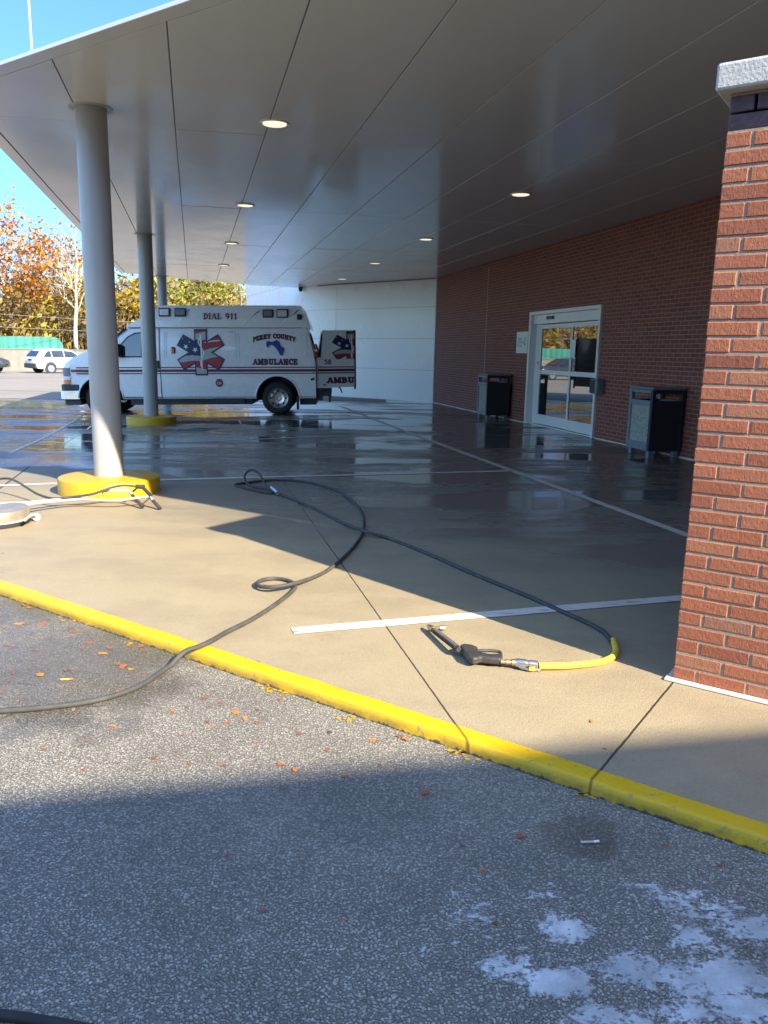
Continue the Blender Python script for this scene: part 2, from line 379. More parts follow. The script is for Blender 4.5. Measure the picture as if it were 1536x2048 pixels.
MT = {}
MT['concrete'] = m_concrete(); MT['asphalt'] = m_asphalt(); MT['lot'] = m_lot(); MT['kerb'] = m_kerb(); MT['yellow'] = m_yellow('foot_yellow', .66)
MT['line'] = m_linepaint(); MT['brickwall'] = m_brickwall(); MT['brick'] = m_brick(); MT['soffit'] = m_soffit()
MT['earth'] = simple('leafy_earth', (.11, .085, .045), .95, var=.4, scale=.3)
MT['backing'] = simple('joint_backing', (.16, .16, .17), .5)
MT['white_panel'] = simple('white_panel', (.90, .905, .91), .3, var=.004, scale=.6)
MT['seam'] = simple('panel_seam', (.50, .51, .53), .5)
MT['column'] = simple('column_paint', (.36, .365, .36), .38, var=.05, scale=3, coat=.2)
MT['mortar'] = simple('mortar', (.32, .24, .18), .9, var=.15, scale=60, bump=.5, bscale=150)
MT['darkbrick'] = simple('dark_brick', (.11, .06, .065), .75, var=.3, scale=40, bump=.6, bscale=90)
MT['cast'] = simple('cast_stone', (.44, .445, .42), .85, var=.10, scale=45, bump=.9, bscale=80)
MT['caulk'] = simple('white_caulk', (.72, .68, .6), .7, var=.12, scale=20)
MT['alu'] = simple('white_aluminium', (.72, .73, .74), .35, var=.03)
MT['black_plastic'] = simple('black_plastic', (.018, .018, .02), .42, var=.2)
MT['rubber'] = simple('black_rubber', (.022, .022, .023), .75, var=.25)
MT['hose'] = simple('hose_rubber', (.055, .054, .052), .72, var=.25, scale=18)
MT['hose_yellow'] = simple('hose_yellow', (.74, .50, .05), .55, var=.12, scale=30)
MT['steel'] = simple('stainless_steel', (.58, .56, .52), .28, .9, var=.1, scale=25)
MT['deck'] = simple('worn_deck', (.30, .275, .22), .4, .35, var=.2, scale=9)
MT['brass'] = simple('brass', (.55, .36, .20), .35, .9)
MT['gun'] = simple('gun_plastic', (.045, .042, .042), .5, var=.25, scale=30, bump=.2, bscale=200)
MT['can_frame'] = simple('can_frame', (.17, .20, .24), .45, var=.15, scale=14)
MT['can_dark'] = simple('can_dark', (.018, .022, .028), .45, var=.2)
MT['aggregate'] = simple('pebble_panel', (.30, .32, .28), .8, var=.45, scale=75, bump=.9, bscale=70)
MT['van'] = simple('van_white', (.80, .80, .80), .25, var=.004, coat=.6, coatr=.05)
MT['van_trim'] = simple('van_dark_trim', (.035, .038, .042), .55)
MT['chrome'] = simple('chrome', (.75, .75, .76), .15, 1)
MT['navy'] = simple('decal_navy', (.012, .022, .085), .4, var=.08)
MT['blue'] = simple('decal_blue', (.012, .05, .28), .4, var=.06)
MT['maroon'] = simple('decal_maroon', (.16, .012, .03), .4, var=.06)
MT['red'] = simple('decal_red', (.36, .03, .035), .4, var=.08)
MT['pale_paint'] = simple('pale_paint', (.44, .44, .43), .35, var=.05)
MT['decal_white'] = simple('decal_white', (.78, .78, .76), .4, var=.03)
MT['decal_grey'] = simple('decal_grey', (.40, .44, .43), .4, var=.06)
MT['lens_red'] = simple('lens_red', (.30, .008, .01), .15, var=.1, coat=.7)
MT['amber'] = simple('lens_amber', (.65, .20, .015), .2, var=.1, coat=.6)
MT['lens_clear'] = simple('lens_clear', (.72, .73, .75), .12, .3, var=.1, scale=30, coat=.7)
MT['sign_green'] = simple('sign_face', (.66, .74, .70), .45, var=.03)
MT['sign_ink'] = simple('sign_ink', (.16, .19, .17), .5)
MT['teal'] = simple('teal_panel', (.06, .27, .20), .5, var=.12, scale=.8)
MT['retain'] = simple('retaining_concrete', (.25, .232, .19), .9, var=.22, scale=.9, bump=.4, bscale=6)
MT['bark'] = simple('bark', (.16, .13, .10), .9, var=.35, scale=5, bump=.5, bscale=20)
MT['pale_bark'] = simple('pale_bark', (.52, .47, .38), .85, var=.3, scale=4, bump=.4, bscale=20)
MT['twig'] = simple('twig', (.24, .19, .14), .9, var=.3, scale=4)
MT['wire'] = simple('wire', (.25, .23, .2), .6)
MT['suv_white'] = simple('suv_white', (.62, .62, .62), .2, var=.01, coat=.6)
MT['suv_dark'] = simple('suv_dark', (.03, .033, .04), .2, var=.05, coat=.6)
MT['soap'] = None
MT['leaf_litter'] = simple('leaf_litter', (.30, .085, .03), .7, var=.5, scale=20)
MT['leaf_brown'] = simple('leaf_brown', (.20, .085, .04), .8, var=.5, scale=20)
MT['leaf_orange'] = simple('leaf_orange_litter', (.48, .17, .03), .7, var=.4, scale=20)
MT['pole_white'] = simple('pole_white', (.8, .8, .8), .4)
MT['interior'] = simple('dark_interior', (.02, .022, .025), .8)
MT['lamp_trim'] = simple('lamp_trim', (.75, .70, .58), .35)
m = NT('lamp_lens'); m.P(col=(.85, .75, .55), rough=.4, emis=(1., .88, .68), es=.28); m.bump(m.noise(m.obj(), 30, 2), .2, .003); MT['lamp'] = m.mat
m = NT('dark_glass'); m.P(col=m.ramp(m.noise(m.obj(), 2, 3), [(.3, (.010, .012, .012)), (.7, (.022, .024, .022))]), rough=.015, ior=3.3); MT['glass'] = m.mat
m = NT('car_glass'); m.P(col=m.ramp(m.noise(m.obj(), 2, 3), [(.3, (.012, .016, .018)), (.7, (.03, .036, .038))]), rough=.03, ior=1.9); MT['car_glass'] = m.mat
m = NT('soap_foam'); o = m.obj(); a1 = m.noise(o, 6, 6, .65); dn = m.n('Attribute', attribute_name='dens').outputs['Fac']
grain = m.math('SUBTRACT', m.noise(o, 75, 5, .75), .5); stone = m.math('SUBTRACT', m.vor(o, 78), .40); film = m.math('SUBTRACT', m.noise(m.map(o, rot=(0, 0, R(-35)), sc=(.55, 1.3, 1)), 24, 7, .74, 1.2), .5)
al = m.math('ADD', m.math('ADD', dn, m.math('MULTIPLY', grain, .8)), m.math('ADD', m.math('MULTIPLY', stone, .35), m.math('MULTIPLY', film, 1.9)))
m.P(col=m.ramp(a1, [(.3, (.56, .58, .60)), (.7, (.80, .80, .81))]), rough=.6, alpha=m.math('MULTIPLY', m.smooth(al, -.06, .40), m.ramp(a1, [(.35, .45), (.7, .85)]))); m.bump(m.noise(o, 110, 5, .7), .6, .004); MT['soap'] = m.mat

# ------------------------------------------------------------------ ground
KD = Vector((math.sin(R(124.3)), math.cos(R(124.3)), 0)); KN = Vector((-KD.y, KD.x, 0))   # along kerb, towards the building
K0 = (G(445, 1308)+G(930, 1450))/2
def K(t, q, z=0): return K0 + KD*t + KN*q + Vector((0, 0, z))
def fgrid(ts, qs, fn, name, mat):
    mb = MB(); nq = len(qs); vs = [fn(t, q) for t in ts for q in qs]
    mb.add(vs, [(i*nq+j, i*nq+j+1, (i+1)*nq+j+1, (i+1)*nq+j) for i in range(len(ts)-1) for j in range(nq-1)])
    o = mb.build(name, mat, smooth=True, fix=False)
    if sum(p.normal.z for p in o.data.polygons) < 0: o.data.flip_normals()
    return tag(o, kind='structure')
def apron(t, q):
    p = K(t, q); p.z = zg(p.x, p.y); return p
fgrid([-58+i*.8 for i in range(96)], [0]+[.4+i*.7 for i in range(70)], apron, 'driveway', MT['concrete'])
fgrid([-60+i*10 for i in range(12)], [-.098, -2, -10, -45], lambda t, q: K(t, q, AZ), 'asphalt', MT['asphalt'])
def lot(x, y): return Vector((x, y, zg(x, y)+.006))
fgrid([-70+i*2. for i in range(36)], [24.2+i*2 for i in range(27)], lot, 'parking_lot', MT['lot'])
mb = MB(); mb.add([(-900, -900, -1.4), (900, -900, -1.4), (900, 900, -1.4), (-900, 900, -1.4)], [(0, 1, 2, 3)])
tag(mb.build('ground', MT['earth']), kind='structure')
mb = MB(); prof = [(0, .004), (-.076, .005), (-.085, .002), (-.089, -.005), (-.094, -.03), (-.098, -.052), (-.10, -.1), (0, -.1)]
ts = [-40+i*.5 for i in range(66)]+[-7+i*.06 for i in range(200)]+[5+i*.5 for i in range(16)]
vs = []
for t in ts:
    j = .006*noise.noise(Vector((t*2.1, 0, 3))); j2 = .004*noise.noise(Vector((t*7, 5, 3)))
    for k, (q, z) in enumerate(prof):
        w = 0 if k in (0, 7) else 1
        vs.append(K(t, q + (j+j2)*w + (.008*noise.noise(Vector((t*5, 9, 1))) if k == 0 else 0), z+(j2*.6 if k in (1, 2) else 0)))
n = len(prof)
mb.add(vs, [(i*n+k, i*n+k+1, (i+1)*n+k+1, (i+1)*n+k) for i in range(len(ts)-1) for k in range(n-1)])
tag(mb.build('kerb', MT['kerb'], smooth=True), kind='structure')
def paint_line(pts, w, name='painted_line'):
    P = [Vector((p.x, p.y, 0)) for p in pts]; Q = []
    for a, b in zip(P[:-1], P[1:]):
        k = max(2, int((b-a).length/.25)); Q += [a.lerp(b, i/k) for i in range(k)]
    Q.append(P[-1]); mb = MB(); vs = []
    for i, p in enumerate(Q):
        t = (Q[min(i+1, len(Q)-1)]-Q[max(i-1, 0)]).normalized(); nn = Vector((-t.y, t.x, 0))
        for s in (-1, 1):
            q = p+nn*s*(w/2+.004*noise.noise(p*9+Vector((0, 0, s*4)))); q.z = zg(q.x, q.y)+.004; vs.append(q)
    mb.add(vs, [(2*i, 2*i+1, 2*i+3, 2*i+2) for i in range(len(Q)-1)])
    o = mb.build(name, MT['line'], fix=False)
    if o.data.polygons[0].normal.z < 0: o.data.flip_normals()
    return tag(o, kind='structure')
paint_line([G(585, 1263), G(1360, 1197), G(1360, 1197)+(G(1360, 1197)-G(585, 1263))*.35], .1)
paint_line([G(-60, 974), G(245, 962), G(1025, 942)], .09)
paint_line([G(330, 880), G(760, 869)], .08)
paint_line([G(1372, 1070)*1.0+Vector((.3, -1.2, 0)), G(1372, 1070), G(1025, 942), G(830, 870), G(680, 812)], .1)
paint_line([G(172, 818), G(100, 858), G(20, 902)], .06)

# ------------------------------------------------------------------ brick hospital building with the sliding door
bl = thing('brick_building', 'long dark red brick hospital wall under the canopy with a white sliding door', 'building', W1, math.atan2(-WD.y, -WD.x))
BH = 5.3
D0, D1, DH = 7.05, 10.20, 2.40
mb = MB(); mb.b2((0, 0, -.3), (D0, .3, BH)); mb.b2((D0, 0, DH), (D1, .3, BH)); mb.b2((D1, 0, -.3), (26.5, .3, BH)); mb.b2((0, .3, -.3), (.3, 14, BH)); mb.b2((26.2, .3, -.3), (26.5, 14, BH)); mb.b2((.3, 13.7, -.3), (26.2, 14, BH))
mb.build('wall', MT['brickwall'], bl)
mb = MB(); mb.b2((-.1, -.05, BH+.002), (26.6, 14.1, BH+.25)); mb.build('roof', MT['alu'], bl, bevel=.01)
mb = MB(); mb.b2((D0+.01, .304, -.02), (D1-.01, 3, 0.0)); mb.b2((D0+.01, 2.9, 0), (D1-.01, 3, DH)); mb.build('interior', MT['interior'], bl)
# expansion joint
mb = MB(); mb.b2((4.3, -.004, .02), (4.315, .01, 3.6)); mb.build('expansion_joint', MT['seam'], bl)
mb = MB(); mb.b2((0, -.012, .0), (D0-.02, -.001, .016)); mb.b2((D1+.02, -.012, 0), (20, -.001, .016)); mb.build('sealant_strip', MT['caulk'], bl)
door = MB()
# outer frame (proud of the brick), header box
door.b2((D0, -.045, .0), (D0+.09, .28, DH)); door.b2((D1-.07, -.045, .0), (D1, .28, DH)); door.b2((D0+.09, -.045, DH-.07), (D1-.07, .28, DH))
door.b2((D0+.09, .03, 2.14), (D1-.07, .26, DH-.07)); door.b2((D0+.09, .02, -.01), (D1-.07, .26, .018))
door.b2((D0+.09, .10, .018), (D0+.32, .22, 2.14))
do = door.build('sliding_door', MT['alu'], bl, bevel=.006)
def leaf(x0, x1, y, z0=.03, z1=2.125):
    mb = MB(); st = .075
    mb.b2((x0, y, z0), (x0+st, y+.045, z1)); mb.b2((x1-st, y, z0), (x1, y+.045, z1))
    mb.b2((x0+st, y, z0), (x1-st, y+.045, .235)); mb.b2((x0+st, y, 1.095), (x1-st, y+.045, 1.185)); mb.b2((x0+st, y, z1-.085), (x1-st, y+.045, z1))
    mb.build('door_panel', MT['alu'], do, bevel=.004)
    for a, b in ((.235, 1.095), (1.185, z1-.085)):
        g = MB(); g.b2((x0+st, y+.018, a), (x1-st, y+.026, b)); g.build('glass_pane', MT['glass'], do)
leaf(D0+.33, 8.93, .09); leaf(8.92, D1-.075, .035)
mb = MB(); mb.b2((7.83, -.01, 2.22), (8.13, .028, 2.285)); mb.build('motion_sensor', MT['black_plastic'], do, bevel=.008)
mb = MB(); mb.b2((8.965, .028, 1.45), (9.16, .0345, 1.80)); mb.build('door_notice', MT['sign_green'], do)
mb = MB(); mb.b2((7.36, .06, 1.28), (7.385, .088, 1.36)); mb.build('lock', MT['steel'], do)

def on_wall(s, d, z): return DS(s, d, z)
bx = thing('access_box', 'dark blue grey box mounted at the right jamb of the sliding door', 'access box', DS(.0, 10.36, .82), bl.rotation_euler.z)
mb = MB(); mb.b2((-.16, -.16, 0), (.10, -.004, .27)); mb.build('housing', MT['can_frame'], bx, bevel=.02)
mb = MB(); mb.b2((-.15, -.168, .02), (.02, -.161, .25)); mb.build('face_plate', MT['can_dark'], bx)

# ---- text strokes --------------------------------------------------
def arc(cx, cy, rx, ry, a0, a1, n=9): return [(cx+rx*math.cos(R(a0+(a1-a0)*i/n)), cy+ry*math.sin(R(a0+(a1-a0)*i/n))) for i in range(n+1)]
T, t_ = .19, .10
GL = {
 'D': (.82, [([(.2, 0), (.2, 1)], T, 1), (arc(.22, .5, .48, .45, 90, -90), .17, 0)]),
 'I': (.42, [([(.2, 0), (.2, 1)], T, 1)]),
 'A': (.86, [([(.12, .04), (.42, .98)], t_, 2), ([(.44, .98), (.74, .04)], T, 2), ([(.24, .33), (.62, .33)], t_, 0)]),
 'L': (.74, [([(.2, 0), (.2, 1)], T, 1), ([(.2, .06), (.66, .06), (.66, .28)], .12, 0)]),
 'P': (.76, [([(.2, 0), (.2, 1)], T, 1), (arc(.26, .73, .36, .22, 90, -90), .15, 0)]),
 'E': (.76, [([(.2, 0), (.2, 1)], T, 1), ([(.2, .94), (.64, .94), (.64, .76)], .11, 0), ([(.2, .5), (.5, .5)], .1, 0), ([(.2, .06), (.66, .06), (.66, .26)], .11, 0)]),
 'R': (.84, [([(.2, 0), (.2, 1)], T, 1), (arc(.26, .74, .36, .21, 90, -90), .15, 0), ([(.36, .5), (.72, .03)], T, 2)]),
 'Y': (.84, [([(.1, .97), (.42, .48)], T, 3), ([(.72, .97), (.42, .48)], t_, 3), ([(.42, .5), (.42, 0)], T, 4)]),
 'C': (.80, [(arc(.45, .5, .34, .43, 45, 315, 14), .17, 0), ([(.69, .66), (.69, .95)], .09, 0)]),
 'O': (.88, [(arc(.44, .5, .34, .43, 0, 360, 18), .18, 0)]),
 'U': (.88, [([(.2, 1), (.2, .3)], T, 3), (arc(.43, .32, .23, .26, 180, 360), .15, 0), ([(.66, .3), (.66, 1)], t_, 5)]),
 'N': (.90, [([(.18, 0), (.18, 1)], t_, 1), ([(.2, .96), (.68, .04)], T, 0), ([(.7, 0), (.7, 1)], t_, 1)]),
 'T': (.80, [([(.4, 0), (.4, 1)], T, 4), ([(.08, .74), (.08, .94), (.72, .94), (.72, .74)], .11, 0)]),
 'M': (1.05, [([(.16, 0), (.16, 1)], t_, 1), ([(.2, .96), (.5, .1)], T, 0), ([(.5, .1), (.8, .96)], t_, 0), ([(.84, 0), (.84, 1)], T, 1)]),
 'B': (.80, [([(.2, 0), (.2, 1)], T, 1), (arc(.26, .74, .32, .21, 90, -90), .14, 0), (arc(.26, .27, .38, .22, 90, -90), .15, 0)]),
 'S': (.7, [(arc(.35, .73, .22, .21, 40, 270, 10)+arc(.35, .27, .24, .22, 90, -140, 10), .15, 0)]),
 '9': (.74, [(arc(.36, .68, .24, .26, 0, 360, 14), .15, 0), (arc(.30, .5, .32, .44, 20, -80), .14, 0)]),
 '1': (.56, [([(.3, 0), (.3, 1)], T, 4), ([(.3, .95), (.12, .8)], .1, 0)]),
 '5': (.72, [([(.62, .93), (.18, .93), (.16, .55)], .13, 0), (arc(.32, .33, .30, .29, 125, -150, 12), .15, 0)]),
 '8': (.76, [(arc(.37, .74, .21, .20, 0, 360, 14), .14, 0), (arc(.37, .27, .26, .23, 0, 360, 14), .15, 0)]),
 '0': (.72, [(arc(.36, .5, .24, .43, 0, 360, 18), .11, 0)]),
 '3': (.70, [(arc(.32, .73, .22, .2, 150, -90, 10)+arc(.32, .27, .26, .23, 90, -150, 10), .11, 0)]),
 '4': (.78, [([(.5, 0), (.5, 1), (.08, .3), (.72, .3)], .11, 0)]),
 '-': (.5, [([(.1, .45), (.4, .45)], .11, 0)]),
 ' ': (.45, []),
}
def stroke_quads(word, grow=0., track=.06):
    """flat quads in a unit-height line of text; returns (quads, width)"""
    out = []; x = 0
    for ch in word:
        w, st = GL[ch]
        for poly, th, ser in st:
            h = th/2+grow; pp = [Vector((a+x, b, 0)) for a, b in poly]
            for a, b in zip(pp[:-1], pp[1:]):
                dv = (b-a)
                if dv.length < 1e-6: continue
                dv.normalize(); nn = Vector((-dv.y, dv.x, 0))*h; e = dv*(grow+.03)
                out.append([a-e-nn, b+e-nn, b+e+nn, a-e+nn])
            ends = {0: [], 1: [pp[0], pp[-1]], 2: [pp[0] if pp[0].y < .5 else pp[-1]], 3: [pp[0]], 4: [pp[0] if pp[0].y < .5 else pp[-1]], 5: [pp[-1]]}[ser]
            for e in ends:
                yy = .045 if e.y < .5 else .955; hw = .17+grow; hh = .045+grow
                out.append([Vector((e.x-hw, yy-hh, 0)), Vector((e.x+hw, yy-hh, 0)), Vector((e.x+hw, yy+hh, 0)), Vector((e.x-hw, yy+hh, 0))])
        x += w+track
    return out, x-track
def text_mesh(name, word, mat, parent, place, height, width=None, off=.004, grow=0., curve=0., base=None):
    """place(u, v, off) maps text plane coordinates (metres) to local space"""
    q, W = stroke_quads(word, grow); W0 = stroke_quads(word, 0)[1]; sx = (width/W0) if width else height
    mb = MB()
    for i, quad in enumerate(q):
        vs = []
        for p in quad:
            u = (p.x-W0/2)*sx; v = p.y*height
            if curve:
                v += -curve*(2*u/(W0*sx))**2
            vs.append(place(u, v, off+.00025*(i % 12)))
        mb.add(vs, [(0, 1, 2, 3)])
    return mb.build(name, mat, parent, fix=False)

sg = thing('room_sign', 'pale green sign reading 03-4 on the brick beside the sliding door', 'sign', DS(.012, 6.67, 1.76), bl.rotation_euler.z)
mb = MB(); mb.b2((-.31, -.014, -.235), (.31, .0, .235)); mb.build('frame', MT['decal_white'], sg, bevel=.004)
mb = MB(); mb.b2((-.285, -.018, -.21), (.285, -.0145, .21)); mb.build('face', MT['sign_green'], sg)
text_mesh('lettering', '03-4', MT['sign_ink'], sg, lambda u, v, o: Vector((u+.01, -.018-o, v-.10)), .21, .46, .002)

# ------------------------------------------------------------------ white curved wall behind the ambulance
ww = thing('white_panel_wall', 'white curved panel wall closing the far end of the canopy', 'wall', (0, 0, 0))
base = [Vector((1.44, 24.45, 0)), Vector((-.1, 25.92, 0)), Vector((-1.76, 27.38, 0)), Vector((-2.6, 28.3, 0)), Vector((-3.22, 29.27, 0)), Vector((-3.9, 30.5, 0)), Vector((-4.42, 31.75, 0)), Vector((-5.5, 34.3, 0)), Vector((-6.45, 36.8, 0))]
path = base[:3]+catmull(base[2:], 5)[1:]
def off_path(k, o):
    t = (path[min(k+1, len(path)-1)]-path[max(k-1, 0)]).normalized(); nn = Vector((-t.y, t.x, 0))
    if nn.y > 0: nn = -nn
    return path[k]+nn*o
rows = [(-.25, .962), (.975, 1.922), (1.935, 2.874), (2.886, 3.83), (3.842, 5.3)]
segs = [(0, 2), (2, 13), (13, len(path)-1)]
pan = MB()
for a, b in segs:
    for z0, z1 in rows:
        P = [off_path(k, 0) for k in range(a, b+1)]; Q = [off_path(k, -.03) for k in range(a, b+1)]
        P[0] = P[0].lerp(P[1], .008/max(.01, (P[1]-P[0]).length)); P[-1] = P[-1].lerp(P[-2], .008/max(.01, (P[-1]-P[-2]).length))
        for k in range(len(P)-1):
            pan.prism([P[k]+Vector((0, 0, z0)), P[k+1]+Vector((0, 0, z0)), Q[k+1]+Vector((0, 0, z0)), Q[k]+Vector((0, 0, z0))], (0, 0, z1-z0))
pan.build('panels', MT['white_panel'], ww)
bk = MB()
P = [off_path(k, -.012) for k in range(len(path))]; Q = [off_path(k, -.4) for k in range(len(path))]
for k in range(len(P)-1): bk.prism([P[k]+Vector((0, 0, -.25)), P[k+1]+Vector((0, 0, -.25)), Q[k+1]+Vector((0, 0, -.25)), Q[k]+Vector((0, 0, -.25))], (0, 0, 5.5))
bk.build('wall_core', MT['seam'], ww)
ol = G(742, 766, .0); pt = AT(742, 766, 26.55)
mb = MB(); mb.box(pt+Vector((-.02, -.02, 0)), (.10, .03, .14), rz=R(-45)); mb.build('outlet_cover', MT['can_dark'], ww, bevel=.01)

# ------------------------------------------------------------------ canopy
ZC = 3.7
cp = thing('canopy', 'broad grey metal canopy roof with panel joints over the ambulance bay', 'canopy', (0, 0, 0))
FE = (7.14, 17.59, -1.12)                        # front edge: s = 17.59 - 1.12 (d - 7.14)
def clip(poly, fn):                               # keep fn >= 0
    out = []
    for i in range(len(poly)):
        a, b = poly[i], poly[(i+1) % len(poly)]; fa, fb = fn(a), fn(b)
        if fa >= 0: out.append(a)
        if (fa >= 0) != (fb >= 0):
            t = fa/(fa-fb); out.append((a[0]+(b[0]-a[0])*t, a[1]+(b[1]-a[1])*t))
    return out
fn_len = math.hypot(1, 1.12)
front = lambda inset: (lambda p: ((FE[1]-1.12*(p[0]-FE[0]))-p[1])/fn_len - inset)
backs = [((0, -6.5), (3.38, -5.75)), ((3.38, -5.75), (5.36, -5.37)), ((5.36, -5.37), (7.99, -3.43)), ((7.99, -3.43), (9.6, -2.35))]
def back(seg, inset):
    (a, b), (c, d) = seg; L = math.hypot(c-a, d-b); nx, ny = -(d-b)/L, (c-a)/L
    return lambda p: (p[0]-a)*nx+(p[1]-b)*ny - inset
dj = [.012, .90, 1.81, 2.72, 3.63, 4.545, 5.46, 6.375, 7.29, 8.20, 9.12]
sj = [32.0, 28.3, 23.7, 19.1, 14.5, 9.95, 5.4, .85, -3.7, -8]
gp = .0055
pn = MB()
random.seed(3)
def panel(poly, thick=.02, z=ZC, jit=0):
    if len(poly) < 3: return
    zz = [z + random.uniform(-jit, jit) for _ in range(3)]
    cx = sum(p[0] for p in poly)/len(poly); cy = sum(p[1] for p in poly)/len(poly); gx, gy = random.uniform(-jit, jit), random.uniform(-jit, jit)
    pts = [DS(p[0], p[1], z+(p[0]-cx)*gx+(p[1]-cy)*gy) for p in poly]
    pn.prism(pts, (0, 0, thick))
for i in range(len(dj)-1):
    for k in range(len(sj)-1):
        sk = lambda s, d: s - .035*(d-4.5)
        a, b = dj[i]+gp, dj[i+1]-gp
        poly = [(a, sk(sj[k+1], a)+gp*.6), (b, sk(sj[k+1], b)+gp*.6), (b, sk(sj[k], b)-gp*.6), (a, sk(sj[k], a)-gp*.6)]
        poly = clip(poly, front(.155))
        for sgm in backs: poly = clip(poly, back(sgm, .02))
        panel(poly, jit=.0012)
EDGE = 9.275
for k, poly in enumerate(([(0, 30), (0, 10), (EDGE, 10), (EDGE, 30)],)):
    poly = clip(clip(poly, front(0)), lambda p: -front(.145)(p)); panel(poly, .03, ZC-.002)
poly = [(9.13, -8), (EDGE, -8), (EDGE, 30), (9.13, 30)]; poly = clip(poly, front(.145))
for sgm in backs: poly = clip(poly, back(sgm, 0.01))
panel(poly, .03, ZC-.002)
pn.build('soffit_panels', MT['soffit'], cp, bevel=.003)
def outline(ins):
    poly = [(.02, -12), (EDGE-ins, -12), (EDGE-ins, 30), (.02, 30)]; poly = clip(poly, front(ins))
    for sgm in backs: poly = clip(poly, back(sgm, ins))
    return poly
mb = MB(); o1 = outline(.012); o2 = outline(.012)
mb.prism([DS(p[0], p[1], ZC+.014) for p in o1], (0, 0, .02)); mb.build('soffit_backing', MT['backing'], cp)
mb = MB(); a = outline(.35); b = outline(1.0)
mb.prism([DS(p[0], p[1], ZC+.036) for p in a], (0, 0, .12)); mb.prism([DS(p[0], p[1], ZC+.158) for p in b], (0, 0, .35)); mb.build('roof_deck', MT['column'], cp)
mb = MB()
for a, b in zip(path[:6], path[1:7]):
    off = Vector((-.02, -.02, 0)); mb.tube([a+off+Vector((0, 0, ZC-.012)), b+off+Vector((0, 0, ZC-.012))], .012, 6)
mb.build('edge_trim', MT['backing'], cp)

lights = [(6.32, 14.93), (6.32, 10.25), (6.32, 5.62), (6.32, 1.04), (2.63, 12.46), (2.63, 7.73), (2.63, 3.17), (2.63, -1.5)]
proto = None
lab = ['round cream ceiling light nearest to the camera, above the first column', 'round ceiling light second along the left row of the canopy', 'round ceiling light third along the left row of the canopy', 'round ceiling light farthest along the left row, above the ambulance', 'round lit ceiling light nearest the camera in the row along the brick wall', 'second round ceiling light in the row along the brick wall', 'third round ceiling light in the row along the brick wall', 'farthest round ceiling light, near the white panel wall']
for (d, s), lb in zip(lights, lab):
    if proto is None:
        t = thing('ceiling_light', lb, 'ceiling light', DS(d, s, ZC), 0, 'downlights in the canopy soffit')
        mb = MB(); mb.lathe([(.118, -.004), (.14, -.016), (.148, -.006), (.148, .001)], 40); mb.build('trim_ring', MT['lamp_trim'], t, smooth=True)
        mb = MB(); mb.lathe([(.001, -.014), (.119, -.0125), (.119, -.005), (.001, -.005)], 40); mb.build('lens', MT['lamp'], t)
        proto = t
    else:
        t = copy_tree(proto); t.location = DS(d, s, ZC); t['label'] = lb

cm = thing('security_camera', 'small black dome camera under the far canopy edge by the white wall', 'security camera', AT(601, 572, 28.9), 0)
mb = MB(); mb.lathe([(.05, .16), (.05, .10), (.02, .09), (.02, .02)], 16); mb.build('mount', MT['column'], cm, smooth=2)
mb = MB(); mb.lathe([(.001, -.2), (.05, -.18), (.075, -.12), (.075, -.03), (.05, .02), (.03, .03)], 20); mb.build('dome', MT['black_plastic'], cm, smooth=True)

# columns on yellow feet
spots = [(8.06, 14.90, 'nearest grey canopy column on a wide yellow foot'), (8.06, 5.95+.35, 'second grey canopy column, in front of the ambulance door'), (8.08, -3.1, 'farthest grey canopy column, behind the ambulance')]
pc = None
for d, s, lb in spots:
    p = DS(d, s); z0 = zg(p.x, p.y)
    if pc is None:
        t = thing('canopy_column', lb, 'column', (p.x, p.y, z0), 0, 'columns carrying the canopy')
        mb = MB(); mb.lathe([(.146, .1), (.146, 1.9), (.146, 3.9)], 48); mb.build('shaft', MT['column'], t, smooth=2)
        mb = MB(); mb.lathe([(.150, 3.694), (.20, 3.692), (.205, 3.697), (.205, 3.8)], 48); mb.build('ceiling_collar', MT['column'], t, smooth=2)
        mb = MB(); mb.lathe([(.505, -.06), (.505, .142), (.498, .155), (.485, .160), (.3, .165), (.001, .167)], 64); mb.build('concrete_foot', MT['yellow'], t, smooth=2)
        pc = t
    else:
        t = copy_tree(pc); t.location = (p.x, p.y, z0); t['label'] = lb
        for ch in t.children:
            if ch.name.startswith('ceiling_collar') or ch.name.startswith('shaft'):
                ch.location.z = -z0 if ch.name.startswith('ceiling_collar') else 0

# mast above the canopy
p = AT(64, 107, 12.0)
ms = thing('flagpole', 'thin white pole rising behind the canopy edge against the sky', 'pole', (p.x, p.y, ZC+.15))
mb = MB(); mb.tube([(0, 0, 0), (0, 0, 3.2)], [.016, .012], 10); mb.build('shaft', MT['pole_white'], ms, smooth=2)
mb = MB(); mb.lathe([(.05, 0), (.05, .02), (.025, .05)], 16); mb.build('base', MT['pole_white'], ms)

